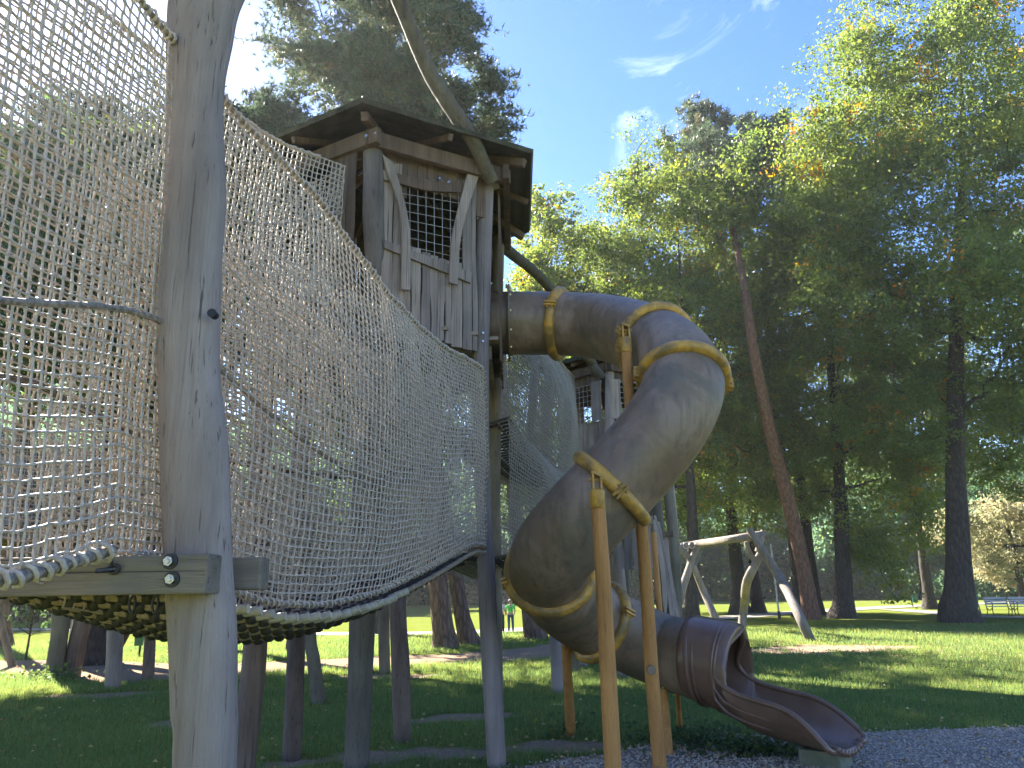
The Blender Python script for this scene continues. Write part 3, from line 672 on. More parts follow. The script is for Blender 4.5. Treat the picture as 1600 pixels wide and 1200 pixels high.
# ------------------------------------------------------------------ the near climbing tower
HC = Vector((-1.40, 8.40, 0)); HR = 1.46
def hexp(R, z, C=HC, rot=0): return [Vector((C.x+R*math.sin(rot+k*PI/3+PI), C.y+R*math.cos(rot+k*PI/3+PI), z)) for k in range(6)]
# order: 0 = front corner, then anticlockwise-left; pick names
hx = hexp(HR, 0); A_, F_, E_, D_, C_c, B_ = hx
ZP = 5.98; ZE = 6.12; ZF = 4.12
tower = thing('climbing_tower', 'six sided wooden tower cabin on tall posts with a barred window and board roof', 'play tower', (HC.x, HC.y, 0))
def stilt(rows, mat, seed, parent=tower, name='post', nlat=14):
    P = [Vector(p[:3]) for p in rows]; R = [p[3] for p in rows]
    A = spline([(*p, r) for p, r in zip(P, R)], 14); mb = MB(); mb.tube([Vector(a[:3]) for a in A], [a[3] for a in A], nlat, wob=.10, seed=seed)
    return mb.build(name, mat, parent, smooth=True)
def leg_px(corner, pxs, zt, mat, seed, Yf=None):
    """corner at the top, foot row by row from the photo: (u, v, width)"""
    rows = []
    foot = gp(pxs[-1][0], min(pxs[-1][1], 1230)) if Yf is None else None
    yf = foot.y if foot else Yf
    n = len(pxs)
    rows.append((corner.x, corner.y, zt, wpx(pxs[0][2], pxs[0][0], pxs[0][1], corner.y)/2*0.92))
    for i, (u, v, w) in enumerate(pxs):
        p0 = atY(u, v, yf); f = min(1, max(0, p0.z/zt)); Y = yf+(corner.y-yf)*f; p = atY(u, v, Y); rows.append((p.x, Y, p.z, wpx(w, u, v, Y)/2))
    l = rows[-1]; rows.append((l[0], l[1], min(l[2]-.3, -.25), l[3]*1.03)); return stilt(rows, mat, seed)
leg_px(A_, [(584, 240, 32), (583, 330, 34), (588, 430, 36), (580, 600, 40), (570, 800, 42), (567, 950, 42), (562, 1080, 40), (558, 1200, 40)], ZP, W_STILT2, 2)
leg_px(B_, [(758, 300, 24), (756, 400, 25), (752, 500, 26), (751, 600, 26), (752, 700, 25), (756, 800, 25), (760, 900, 27), (764, 1000, 28), (771, 1100, 29), (777, 1200, 30)], ZP-.05, W_POST, 4)
leg_px(F_, [(408, 700, 34), (400, 980, 36), (392, 1080, 38), (378, 1200, 40)], ZP, W_STILTR, 5, 7.35)
leg_px(E_, [(470, 700, 26), (464, 980, 28), (460, 1080, 29), (455, 1185, 30)], ZP, W_STILTR, 6)
leg_px(D_, [(616, 700, 24), (621, 940, 26), (626, 1040, 28), (629, 1158, 29)], ZP, W_STILTR, 7)
leg_px(C_c, [(772, 700, 20), (772, 900, 24), (774, 1120, 26)], ZP, W_STILT, 8)
# plates round the top and at the floor
def lbeam(p, q, w, h, mat, parent, name='beam', over=.12, bev=.006, lift=0):
    p = Vector(p); q = Vector(q); d = (q-p); L = d.length; d.normalize(); p = p-d*over; q = q+d*over
    s = d.cross(Vector((0, 0, 1))); 
    s = s.normalized() if s.length > .05 else Vector((1, 0, 0)); up = s.cross(d).normalized(); V = []; F = []; n = 6
    for i in range(n+1):
        c = p.lerp(q, i/n)+up*.006*mnoise.noise(Vector((i*1.3, p.x*5, q.y*5)))
        V += [c-s*w/2-up*h/2, c+s*w/2-up*h/2, c+s*w/2+up*h/2, c-s*w/2+up*h/2]
    for i in range(n):
        for k in range(4): F.append((4*i+k, 4*i+(k+1) % 4, 4*i+4+(k+1) % 4, 4*i+4+k))
    F += [(0, 1, 2, 3), (4*n, 4*n+1, 4*n+2, 4*n+3)]
    mb = MB(); mb.add(V, F); return mb.build(name, mat, parent, bevel=bev)
hx_o = hexp(HR+.02, 0)
def cabin(tower, C, R, rot, zf, zp, ze, zap, Rr, skip, detail=True, wins=()):
    """floor, plates, roof boards and plank walls of a six sided cabin; skip: faces left open or built by hand"""
    H = hexp(R, 0, C, rot)
    for k in range(6):
        p, q = H[k], H[(k+1) % 6]; mid = (p+q)/2; nn = (mid-Vector((C.x, C.y, 0))).normalized()
        o = nn*(.115 if k % 2 else .11)
        lbeam(p+o+Vector((0, 0, zp-.03+(k % 2)*.004)), q+o+Vector((0, 0, zp-.03+(k % 2)*.004)), .07, .17, W_BROWN, tower, over=.10 if k % 2 else .2)
        lbeam(p-nn*.12+Vector((0, 0, zf-.12+(k % 2)*.005)), q-nn*.12+Vector((0, 0, zf-.12+(k % 2)*.005)), .09, .16, W_BEAMX, tower, over=-.15)
    # floor boards
    ap = R*math.cos(PI/6)
    nb = 15
    for i in range(nb):
        y0 = -ap+2*ap*i/nb; y1 = y0+2*ap/nb-.012; ym = (abs(y0)+abs(y1))/2
        half = R-ym*math.tan(PI/6) if True else 0
        cs, sn = math.cos(-rot), math.sin(-rot)
        mb = MB(); Rm = Matrix.Rotation(-rot, 3, 'Z')
        # hexagon with corners on local y: width across x is limited
        w = min(ap, (R-abs((y0+y1)/2))*math.tan(PI/3))
        mb.box(Vector((C.x, C.y, zf-.02))+Rm @ Vector((0, (y0+y1)/2, 0)), 2*w, (y1-y0), .035, Rm); mb.build('floor_board', W_BEAMX, tower)
    # roof: corner rafters, then boards lapped from eave to top on each facet
    Ev = hexp(Rr, ze, C, rot); apx = Vector((C.x, C.y, zap))
    for k in range(6):
        lbeam(Ev[k]-Vector((0, 0, .09))+(apx-Ev[k])*.03, apx-Vector((0, 0, .12)), .07, .09, W_BROWN, tower, 'rafter', over=0)
    nbd = 9
    for k in range(6):
        p, q = Ev[k], Ev[(k+1) % 6]; n_ = (q-p).cross(apx-p).normalized(); n_ = n_ if n_.z > 0 else -n_
        for j in range(nbd):
            f0 = j/nbd-.012; f1 = (j+1)/nbd+.012; f0 = max(f0, -.01)
            a0 = p.lerp(apx, f0); b0 = q.lerp(apx, f0); a1 = p.lerp(apx, min(f1, .985)); b1 = q.lerp(apx, min(f1, .985))
            jit = random.uniform(-.004, .004); lo = n_*(.030+jit); hi = n_*(.004+jit)
            if j == 0: ov = (b0-a0).normalized()*random.uniform(0, .04); b0 = b0+ov; a0 = a0-ov*.5
            th = n_*(.022 if j else .05); t = [a0+lo, b0+lo, b1+hi, a1+hi]; V = t+[x+th for x in t]
            mb = MB(); mb.add(V, [(0, 1, 2, 3), (7, 6, 5, 4), (0, 4, 5, 1), (1, 5, 6, 2), (2, 6, 7, 3), (3, 7, 4, 0)]); mb.build('roof_board', W_ROOF, tower)
        m = (p+q)/2
        lbeam(m-Vector((0, 0, .05)), apx-Vector((0, 0, .10)), .05, .07, W_BROWN, tower, 'rafter', over=0)
    mb = MB(); mb.tube([apx+Vector((0, 0, -.02)), apx+Vector((0, 0, .10))], [.14, .03], 6); mb.build('roof_cap', W_ROOF, tower)
def plank_face(P0, ex, n, ul, ur, zb_l, zb_r, zt_l, zt_r, th, mat, parent, seed, off=0, name='plank', wav=.012):
    """one upright board on the plane P0 + ex*s; ul, ur: edges along ex"""
    N = 7; V = []; F = []
    for i in range(N+1):
        f = i/N; wl = wav*mnoise.noise(Vector((seed*3.1, f*2.5, 1))); wr = wav*mnoise.noise(Vector((seed*3.1, f*2.5, 9)))
        a = P0+ex*(ul+wl)+Vector((0, 0, zb_l+(zt_l-zb_l)*f)); b_ = P0+ex*(ur+wr)+Vector((0, 0, zb_r+(zt_r-zb_r)*f))
        o = n*off; V += [a+o, b_+o, b_+o-n*th, a+o-n*th]
    for i in range(N):
        for k in range(4): F.append((4*i+k, 4*i+(k+1) % 4, 4*i+4+(k+1) % 4, 4*i+4+k))
    F += [(3, 2, 1, 0), (4*N, 4*N+1, 4*N+2, 4*N+3)]
    mb = MB(); mb.add(V, F); return mb.build(name, mat, parent)
cabin(tower, HC, HR, 0, ZF, ZP, ZE, 6.90, 1.88, ())
# front right face A-B
nAB = Vector(((A_+B_)/2-HC)); nAB.z = 0; nAB.normalize(); exAB = (B_-A_).normalized(); PAB = A_+nAB*.03; LAB = (B_-A_).length
def fab(u, v, off=0.0):
    p = onpl(u, v, PAB+nAB*off, nAB); q = p-PAB-nAB*off; return q.dot(exAB), p.z
def zu(x, y): return 560+x/3.16, 180+y/3.16
def board_px(quad, th, off, mat, name, seed=0, parent=tower):
    """board from four corners seen in the photo, lying on the A-B wall, off metres proud"""
    pts = [onpl(u, v, PAB+nAB*(off+th), nAB) for u, v in quad]; V = pts+[p-nAB*th for p in pts]; n_ = len(quad)
    F = [tuple(range(n_)), tuple(range(2*n_-1, n_-1, -1))]+[(i, (i+1) % n_, n_+(i+1) % n_, n_+i) for i in range(n_)]
    mb = MB(); mb.add(V, F); o = mb.build(name, mat, parent); bm = bmesh.new(); bm.from_mesh(o.data); bmesh.ops.recalc_face_normals(bm, faces=bm.faces); bm.to_mesh(o.data); bm.free(); return o
def curved_px(left, right, th, off, mat, name):
    n = 9; Lp = spline([zu(*p) for p in left], n); Rp = spline([zu(*p) for p in right], n); V = []; F = []
    for i in range(n):
        a = onpl(*Lp[i], PAB+nAB*(off+th), nAB); b_ = onpl(*Rp[i], PAB+nAB*(off+th), nAB); V += [a, b_, b_-nAB*th, a-nAB*th]
    for i in range(n-1):
        for k in range(4): F.append((4*i+k, 4*i+(k+1) % 4, 4*i+4+(k+1) % 4, 4*i+4+k))
    F += [(0, 1, 2, 3), (4*n-4, 4*n-3, 4*n-2, 4*n-1)]
    mb = MB(); mb.add(V, F); return mb.build(name, mat, tower, bevel=.004)
# uprights below the window, left and right of it
xs_ = [(112, 166, 235, 640), (167, 208, 235, 660), (209, 262, 640, 0), (263, 310, 655, 0), (311, 358, 675, 0), (359, 396, 690, 0), (397, 428, 705, 0), (429, 461, 715, 0), (462, 514, 725, 0), (516, 562, 320, 0), (563, 585, 320, 0)]
for i, (xa, xb, yt, yb) in enumerate(xs_):
    ua, ub = zu(xa, 0)[0], zu(xb, 0)[0]; vt = zu(0, yt)[1]
    la, _ = fab(ua, 420); lb_, _ = fab(ub, 420); zt1 = fab(ua, vt+(0))[1]; zt2 = fab(ub, vt+(2))[1]
    zb1 = 3.93+random.uniform(-.03, .03)-(0.02 if i > 7 else 0)
    plank_face(PAB, exAB, nAB, la, lb_-.004, zb1, zb1+random.uniform(-.02, .02), zt1, zt2, .024, W_PLANK, tower, i+1, off=random.uniform(0, .006), wav=.02)
# boards above the window: less weathered, with eave shade put into the darker brown
for i in range(10):
    a = .17+i*.115
    if a > LAB-.1: break
    plank_face(PAB, exAB, nAB, a, min(a+.109, LAB-.05), 5.60 if 1 < i < 9 else 5.45, 5.58 if 1 < i < 9 else 5.45, ZP-.02, ZP-.02, .022, W_BROWN, tower, i+30, off=-.012+random.uniform(0, .005), wav=.008)
curved_px([(190, 285), (350, 322), (520, 330)], [(200, 335), (350, 372), (510, 380)], .03, .012, W_BROWN, 'window_lintel')
curved_px([(125, 612), (330, 690), (562, 778)], [(130, 655), (330, 735), (556, 828)], .03, .010, W_PLANK, 'window_sill')
curved_px([(118, 190), (150, 300), (200, 440), (215, 600), (214, 860)], [(175, 235), (205, 340), (240, 470), (258, 620), (258, 862)], .032, .044, W_PLANK, 'window_batten')
curved_px([(545, 265), (515, 380), (480, 520), (458, 640), (452, 825)], [(600, 290), (562, 400), (520, 540), (500, 660), (492, 838)], .032, .044, W_PLANK, 'window_batten')
curved_px([(122, 268), (150, 275), (190, 284)], [(128, 318), (150, 322), (190, 330)], .028, .012, W_PLANK, 'window_lintel')
# grille of the window
mb = MB()
for i in range(8):
    x = 213+i*40; a = onpl(*zu(x, 318), PAB-nAB*.01, nAB); b_ = onpl(*zu(x+3, 745), PAB-nAB*.01, nAB); mb.tube([a, b_], .0035, 5)
for j in range(10):
    y0 = 342+j*42; a = onpl(*zu(200, y0), PAB-nAB*.005, nAB); b_ = onpl(*zu(512, y0+50+j*3), PAB-nAB*.005, nAB); mb.tube([a, b_], .0035, 5)
mb.build('window_grille', M_WIRE, tower, smooth=True)
for q in ((86, 88), (38, 100), (400, 312), (445, 330), (614, 1075), (614, 1116)):
    off = .20 if q[1] < 120 else (.05 if q[1] < 400 else .085); c = onpl(*zu(*q), PAB+nAB*off, nAB); mb = MB(); mb.tube([c-nAB*.02, c+nAB*.008], [.014, .012], 8); mb.build('bolt', M_STEEL, tower, smooth=True)
# the other walls
def wall(P, Q_, zb_, zt_, nb, mat, seed, gap=.006, hole=None, off=.03, C=HC, par=tower, ragged=.04):
    ex = (Q_-P).normalized(); n_ = ((P+Q_)/2-C); n_.z = 0; n_.normalize(); L = (Q_-P).length-.24; P0 = P+ex*.12+n_*off
    for i in range(nb):
        a = L*i/nb; b_ = L*(i+1)/nb-gap; m = (a+b_)/2
        jb = random.uniform(-ragged, ragged); segs = [(zb_+jb, zt_)]
        if hole:
            hc, hz, hr = hole
            if abs(m-hc) < hr:
                dz = math.sqrt(hr*hr-(m-hc)**2); segs = [(zb_+jb, hz-dz), (hz+dz, zt_)]
        for s0, s1 in segs:
            if s1-s0 > .05: plank_face(P0, ex, n_, a, b_, s0, s0+random.uniform(-.01, .01), s1, s1, .022, mat, par, seed+i, off=random.uniform(0, .006), wav=.01)
wall(F_, A_, 3.95, 4.95, 8, W_BROWN, 100)
exFA = (A_-F_).normalized(); nFA = ((F_+A_)/2-HC); nFA.z = 0; nFA.normalize()
for i, (a, b_) in enumerate(((1.03, 1.15), (1.157, 1.26), (.93, 1.023))): plank_face(F_+nFA*.10, exFA, nFA, a+.09, b_+.09, 4.9, 4.9, ZP-.02, ZP-.02, .024, W_BROWN, tower, 120+i)
wall(B_, C_c, 3.93, ZP-.03, 8, W_BROWN, 140, hole=(.61, 4.53, .42))
wall(C_c, D_, 3.95, 5.35, 8, W_BROWN, 160); wall(C_c, D_, 5.42, ZP-.03, 8, W_BROWN, 170)
wall(D_, E_, 3.95, ZP-.03, 8, W_BROWN, 180); wall(E_, F_, 3.95, 5.2, 8, W_BROWN, 200); wall(E_, F_, 5.27, ZP-.03, 8, W_BROWN, 220)
# bent pole rising from the front right corner, and the one going to the second tower
def bent(label, pts, rads, mat, seed):
    A = spline([(*p, r) for p, r in zip(pts, rads)], 26); root = thing('bent_pole', label, 'pole', Vector(A[-1][:3]))
    mb = MB(); mb.tube([Vector(a[:3]) for a in A], [a[3] for a in A], 14, wob=.12, seed=seed); mb.build('pole', mat, root, smooth=True)
YB = 7.25
bent('thick bent branch pole fixed to the corner of the tower roof reaching up and left', [atY(560, -160, 6.3), atY(602, -50, 6.5), atY(635, 30, 6.7), atY(672, 115, 6.9), atY(712, 178, 7.05), atY(740, 222, 7.2), atY(757, 258, 7.38), atY(769, 284, 7.5)], [.078, .076, .074, .078, .082, .074, .072, .072], W_BRANCH, 5)
bent('thin curved branch pole from the tower roof down towards the first yellow slide collar', [atY(930, 585, 14.6), atY(925, 566, 14.2), atY(900, 540, 13), atY(868, 465, 11.5), atY(835, 425, 10.8), atY(800, 397, 10.1), atY(768, 370, 9.4)], [.08, .08, .08, .075, .075, .08, .085], W_BRANCH, 6)
bent('short bent branch pole leaning at the roof of the second tower', [atY(920, 562, 14.2), atY(931, 577, 14.2), atY(943, 590, 14.25)], [.07, .075, .075], W_BRANCH, 7)

# ------------------------------------------------------------------ rope bridge
def net_mesh(S, ns, nt_, r, rings=3, sides=4, jit=.003, seed=0, fat=1.55, mat=None, name='net', lam=None):
    """S(s,t) vectorised surface; strands both ways with thickened crossings"""
    rn = np.random.default_rng(seed); s = np.linspace(0, 1, ns); t = np.linspace(0, 1, nt_)
    SS, TTg = np.meshgrid(s, t, indexing='ij'); Pn = S(SS, TTg)
    wv = lambda a, b_, q: (vnoise(SS*ns*a+q, TTg*nt_*a, 1.0, seed+q)-.5)*b_
    Pn = Pn+rn.normal(0, jit*.55, Pn.shape)+np.stack([wv(.23, jit*5, 1)+wv(.07, jit*12, 7), wv(.23, jit*5, 3), wv(.23, jit*5, 2)+wv(.07, jit*9, 4)], -1)
    allV = []; allF = []; base = 0
    for direction in (0, 1):
        G = Pn if direction == 0 else Pn.transpose(1, 0, 2)
        A = G[:-1]; Bq = G[1:]; m = A.shape[0]*A.shape[1]
        seq = []
        fr = {1: [0, 1], 2: [0, .5, 1], 3: [0, .22, .78, 1]}[rings]; rd = {1: [1, 1], 2: [fat, .95, fat], 3: [fat, .95, .95, fat]}[rings]
        d = (Bq-A); d /= np.linalg.norm(d, axis=2)[..., None]+1e-9
        ref = np.array([0.31, 0.2, 1.0]) if direction == 0 else np.array([1.0, .3, .1])
        x = np.cross(d, ref); x /= np.linalg.norm(x, axis=2)[..., None]; y = np.cross(d, x)
        rr = r*(1+rn.normal(0, .10, A.shape[:2]))[..., None]
        sag = rn.normal(0, jit*.6, A.shape)
        for f, q in zip(fr, rd):
            c = A+(Bq-A)*f+sag*(0 if f in (0, 1) else 1)
            for k in range(sides):
                an = 2*PI*k/sides+.4; seq.append(c+x*math.cos(an)*rr*q+y*math.sin(an)*rr*q)
        Vv = np.stack(seq, 2).reshape(-1, 3); per = len(fr)*sides; idx = np.arange(m)*per+base; F = []
        for i in range(len(fr)-1):
            for k in range(sides): F.append(np.stack([idx+i*sides+k, idx+i*sides+(k+1) % sides, idx+(i+1)*sides+(k+1) % sides, idx+(i+1)*sides+k], 1))
        allV.append(Vv); allF.append(np.concatenate(F)); base += len(Vv)
    return np_mesh(name, np.concatenate(allV), np.concatenate(allF), mat, True), Pn
def curve_fn(pts):
    A = spline(pts, 200); L = np.concatenate([[0], np.cumsum(np.linalg.norm(np.diff(A, axis=0), axis=1))]); L /= L[-1]
    return lambda s: np.stack([np.interp(s, L, A[:, k]) for k in range(3)], -1), L
def ycurve(pts):
    """a curve as function of Y (for walls that run away from the camera)"""
    A = spline(sorted([tuple(p) for p in pts], key=lambda p: p[1]), 200)
    return lambda Y: np.stack([np.interp(Y, A[:, 1], A[:, 0]), np.asarray(Y, dtype=float), np.interp(Y, A[:, 1], A[:, 2])], -1)
bridge = thing('rope_bridge', 'long sagging rope net walkway from the foreground post to the tower cabin', 'rope bridge', (-1.6, 4.5, 0))
# plan line of the near wall and its top and bottom heights along Y
PL = np.array([(1.0, -1.98), (1.8, -1.78), (2.5, -1.62), (3.0, -1.53), (3.45, -1.47), (3.8, -1.35), (4.1, -1.25), (5.0, -.93), (6.0, -.66), (7.0, -.42), (7.55, -.27)])
def planx(Y): return np.interp(Y, PL[:, 0], PL[:, 1])
def z_at(u, v):   # find Y where the wall is seen at column u, return (Y, z)
    best = min(np.linspace(1.2, 7.55, 600), key=lambda Y: abs(atY(u, v, Y).x-float(planx(Y)))); return float(best), atY(u, v, float(best)).z
topc = sorted([z_at(u, v) for u, v in ((275, 28), (352, 122), (392, 180), (430, 232), (480, 292), (540, 372), (600, 452), (660, 515), (700, 545), (742, 567))])
topc = [(1.0, topc[0][1]+.05), (2.2, topc[0][1]+.02)]+topc
botc = sorted([z_at(u, v) for u, v in ((0, 908), (60, 892), (120, 876), (178, 858), (372, 930), (440, 945), (520, 943), (600, 922), (660, 893), (705, 868), (738, 850))])
botc = sorted([(1.0, botc[0][1]-.05), (3.42, 1.70)]+botc)
topc = np.array(topc); botc = np.array(botc)
print('TOP', topc.round(2).tolist()); print('BOT', botc.round(2).tolist())
def wallS(y0, y1, off=0.0, bulge=.10):
    def S(s, t):
        Y = y0+(y1-y0)*s; zt_ = np.interp(Y, topc[:, 0], topc[:, 1]); zb_ = np.interp(Y, botc[:, 0], botc[:, 1])
        z = zt_+(zb_-zt_)*t
        span = np.sin(PI*np.clip((Y-3.4)/4.1, 0, 1)); bl = bulge*span*np.sin(PI*t)**.8
        x = planx(Y)+off+bl*.9-.045*(z-1.7)*np.clip((4.2-Y)/.7, 0, 1); return np.stack([x, Y-bl*.25, z], -1)
    return S
me, PN1 = net_mesh(wallS(1.0, 7.55), 139, 49, .0047, 3, 5, .0026, 1, mat=M_ROPE); o = link('near_net', me, bridge); o['kind'] = 'stuff'
# far wall of the walkway
FL = np.array([(1.0, -3.2), (3.3, -2.75), (5.0, -2.32), (6.0, -2.0), (6.75, -1.62)])
def farS(s, t):
    Y = 1.0+5.75*s; x = np.interp(Y, FL[:, 0], FL[:, 1]); zt_ = np.interp(Y, [1, 3.3, 5, 5.8, 6.75], [5.0, 5.0, 5.28, 5.34, 5.62]); zb_ = np.interp(Y, [1, 3.3, 5, 6, 6.75], [1.55, 1.65, 1.45, 1.6, 1.85])
    return np.stack([x-.12*np.sin(PI*t), Y, zt_+(zb_-zt_)*t], -1)
me, PN2 = net_mesh(farS, 112, 66, .0056, 2, 4, .003, 3, mat=M_ROPEFAR); o = link('far_net', me, bridge); o['kind'] = 'stuff'
# inner partition net between the two walls (the climbing channel has a middle layer)
def midS(s, t):
    Y = 3.6+3.6*s; f = (Y-3.4)/4.1; x = planx(Y)*(.5)+np.interp(Y, FL[:, 0], FL[:, 1])*.5; zt_ = np.interp(Y, [3.6, 7.2], [3.7, 4.1]); zb_ = np.interp(Y, [3.6, 5, 7.2], [1.5, 1.4, 1.9])
    return np.stack([x+.15*np.sin(PI*t), Y, zt_+(zb_-zt_)*t], -1)
me, _ = net_mesh(midS, 64, 42, .0054, 1, 4, .003, 4, mat=M_ROPEFAR); o = link('inner_net', me, bridge); o['kind'] = 'stuff'
def mid2S(s, t):
    Y = 3.0+4.0*s; x = planx(Y)*.78+np.interp(Y, FL[:, 0], FL[:, 1])*.22; zt_ = np.interp(Y, [3.0, 5, 7.0], [3.5, 3.3, 3.45]); zb_ = np.interp(Y, [3.0, 5, 7.0], [1.6, 1.5, 2.0])
    return np.stack([x+.12*np.sin(PI*t)*np.sin(PI*s), Y, zt_+(zb_-zt_)*t], -1)
me, _ = net_mesh(mid2S, 74, 52, .0054, 1, 4, .004, 6, mat=M_ROPEFAR); o = link('inner_net', me, bridge); o['kind'] = 'stuff'
# little side net between far wall and cabin
def sideS(s, t):
    a = np.array([-1.62, 6.75, 5.62]); bq = np.array([-2.5, 7.4, 5.85]); top_ = a+(bq-a)*s[..., None]; z = top_[..., 2]-t*(1.3)-.12*np.sin(PI*s); return np.stack([top_[..., 0], top_[..., 1], z], -1)
me, _ = net_mesh(sideS, 18, 22, .005, 2, 4, .004, 5, mat=M_ROPEFAR); o = link('side_net', me, bridge); o['kind'] = 'stuff'

def laced(pts, r, parent, name='edge_rope', mat=M_EDGE, lace=M_ROPE, turns=26, lr=.0085, sides=8):
    A = spline(pts, max(40, len(pts)*6)); P = [Vector(a) for a in A]; mb = MB(); mb.tube(P, [r*(1+.12*mnoise.noise(p*6)) for p in P], sides, wob=.15, seed=3)
    o = mb.build(name, mat, parent, smooth=True)
    L = np.concatenate([[0], np.cumsum(np.linalg.norm(np.diff(A, axis=0), axis=1))]); tot = L[-1]; n = int(tot*turns*7); H = []
    for i in range(n):
        s = i/n; p = Vector([np.interp(s*tot, L, A[:, k]) for k in range(3)]); p2 = Vector([np.interp(min(1, s+.01)*tot, L, A[:, k]) for k in range(3)]); d = (p2-p)
        d = d.normalized() if d.length > 1e-6 else Vector((0, 1, 0)); x = d.cross(Vector((0, 0, 1))).normalized(); y = d.cross(x); a = s*tot*turns*2*PI
        rr = r+lr*.7+lr*.8*math.sin(a*.37+2*math.sin(a*.11)); H.append(p+x*math.cos(a)*rr+y*math.sin(a)*rr)
    mb = MB(); mb.tube(H, lr, 5); mb.build('lacing', lace, o, smooth=True); return o
laced([tuple(PN1[i, 0]) for i in range(0, 139, 4)], .015, bridge, lr=.0075)
bp = [(float(planx(Y)), Y, float(np.interp(Y, botc[:, 0], botc[:, 1]))) for Y in np.linspace(3.15, 7.5, 16)]
laced(bp, .012, bridge, turns=22, lr=.006)
laced([(float(planx(Y)), Y, float(np.interp(Y, botc[:, 0], botc[:, 1]))) for Y in np.linspace(1.0, 2.98, 10)], .022, bridge, turns=17, lr=.010)
laced([tuple(PN2[i, 0]) for i in range(0, 106, 7)], .014, bridge, turns=20, lr=.006, mat=M_ROPEFAR)
laced([tuple(PN1[-1, j]) for j in range(0, 49, 5)], .010, bridge, turns=18, lr=.005)
def rope(pts, r, mat, parent, name='hand_rope', n=40):
    A = spline(pts, n); mb = MB(); mb.tube([Vector(a) for a in A], r, 7); return mb.build(name, mat, parent, smooth=True)
def wp(u, v, off=.0):
    Y, z = z_at(u, v); return (float(planx(Y))-off, Y, z)
_a, _b = Vector(wp(0, 468, .03)), Vector(wp(240, 492, .03))
rope([tuple(_a+(_a-_b)*1.2), tuple(_a), tuple(_b)]+[wp(u, v, .03) for u, v in ((350, 575), (430, 645), (500, 700), (560, 738), (620, 752), (690, 740), (738, 690))], .014, M_EDGE, bridge)
rope([(-2.9, 2.4, 2.3), tuple(atY(0, 588, 3.6)), tuple(atY(130, 640, 4.0)), tuple(atY(250, 692, 4.4)), tuple(atY(370, 722, 4.8)), tuple(atY(560, 745, 5.8)), tuple(atY(690, 720, 7.2))], .019, M_ROPEDK, bridge)
rope([(-2.9, 2.0, 4.1), tuple(atY(100, 300, 3.9)), tuple(atY(300, 330, 4.6)), tuple(atY(420, 350, 5.6)), tuple(atY(535, 330, 6.7))], .012, M_EDGE, bridge)
# floor of thick rope with black joints and cream sleeves along the near edge
def near_e(Y): return np.array([float(planx(Y))+.05, Y, float(np.interp(Y, botc[:, 0], botc[:, 1]))-.06])
def far_e(Y):
    return np.array([float(np.interp(Y, FL[:, 0], FL[:, 1])), Y-.0, float(np.interp(Y, [1, 3.3, 5, 6, 7.4], [1.55, 1.74, 1.45, 1.62, 1.95]))-.03])
mb = MB(); Ys = np.arange(3.45, 7.42, .098); nw = 12; rows_ = []
for i, Y in enumerate(Ys):
    a = near_e(Y); b_ = far_e(min(Y, 6.9) if Y < 6.9 else 6.9); row = []
    for j in range(nw+1):
        f = (j)/nw; f = min(max(f, 0), 1); p = a+(b_-a)*f; p[2] -= (.01+.13*min(1, (Y-3.4)/1.0))*min(1, math.sin(PI*min(1, max(0, f)))*1.15)+random.uniform(-.004, .004); row.append(Vector(p))
    rows_.append(row)
def knot(mb, c, r, m):
    mb.tube([c-Vector((0, 0, r)), c-Vector((0, 0, r*.7)), c, c+Vector((0, 0, r*.7)), c+Vector((0, 0, r))], [r*.35, r*.8, r, r*.8, r*.35], 9, m=m)
Y_ok = [3.6 < Y < 5.6 for Y in Ys]
for i, row in enumerate(rows_):
    for j, p in enumerate(row):
        if j: knot(mb, p, .036, 1)
        if j < nw: mb.tube([p, row[j+1]], (.024 if Y_ok[i] else .017) if j == 0 else .023, 8, m=2 if (j == 0 and Y_ok[i]) else 0)
        if i < len(rows_)-1 and j: mb.tube([p, rows_[i+1][j]], .017, 6, m=1)
o = mb.build('rope_floor', None, bridge, smooth=True, mats=[M_MATROPE, M_KNOT, M_CREAM]); o['kind'] = 'stuff'
# shackles hanging under the beam
for u in (207, 243):
    c = atY(u, 940, YF-.05); mb = MB(); mb.tube([c+Vector((.012*math.cos(a), 0, .035*math.sin(a)-.01)) for a in np.linspace(0, 2*PI, 13)[:-1]], .006, 6, closed=True)
    mb.tube([c+Vector((.0, .0, .02)), c+Vector((0, 0, .08))], .007, 6); mb.build('shackle', M_DARKM, bridge, smooth=True)
c = atY(178, 889, YF-.285); mb = MB(); mb.tube([c+Vector((.022*math.cos(a), 0, .016*math.sin(a))) for a in np.linspace(0, 2*PI, 13)[:-1]], .006, 6, closed=True); mb.tube([c, atY(150, 892, YF-.33)], .009, 6)
mb.tube([c+Vector((-.01, 0, 0)), atY(176, 862, YF-.3)], .006, 6); mb.build('shackle', M_DARKM, bridge, smooth=True)
c = atY(268, 28, YF-.10); mb = MB(); mb.tube([c+Vector((.02*math.cos(a), .0, .02*math.sin(a))) for a in np.linspace(0, 2*PI, 13)[:-1]], .006, 6, closed=True); mb.tube([c, c+Vector((.05, .05, 0))], .007, 6); mb.build('shackle', M_DARKM, bridge, smooth=True)
# wooden bracket where the bridge floor meets the corner post
br = thing('bracket', 'small wooden bracket block on the tower corner post below the net', 'bracket', atY(744, 855, 7.5)); cb = atY(742, 852, 7.52)
mb = MB(); mb.box(cb, .13, .10, .13); mb.box(cb+Vector((-.35, .05, .03)), .7, .06, .09); mb.build('block', W_BEAMX, br, bevel=.006)

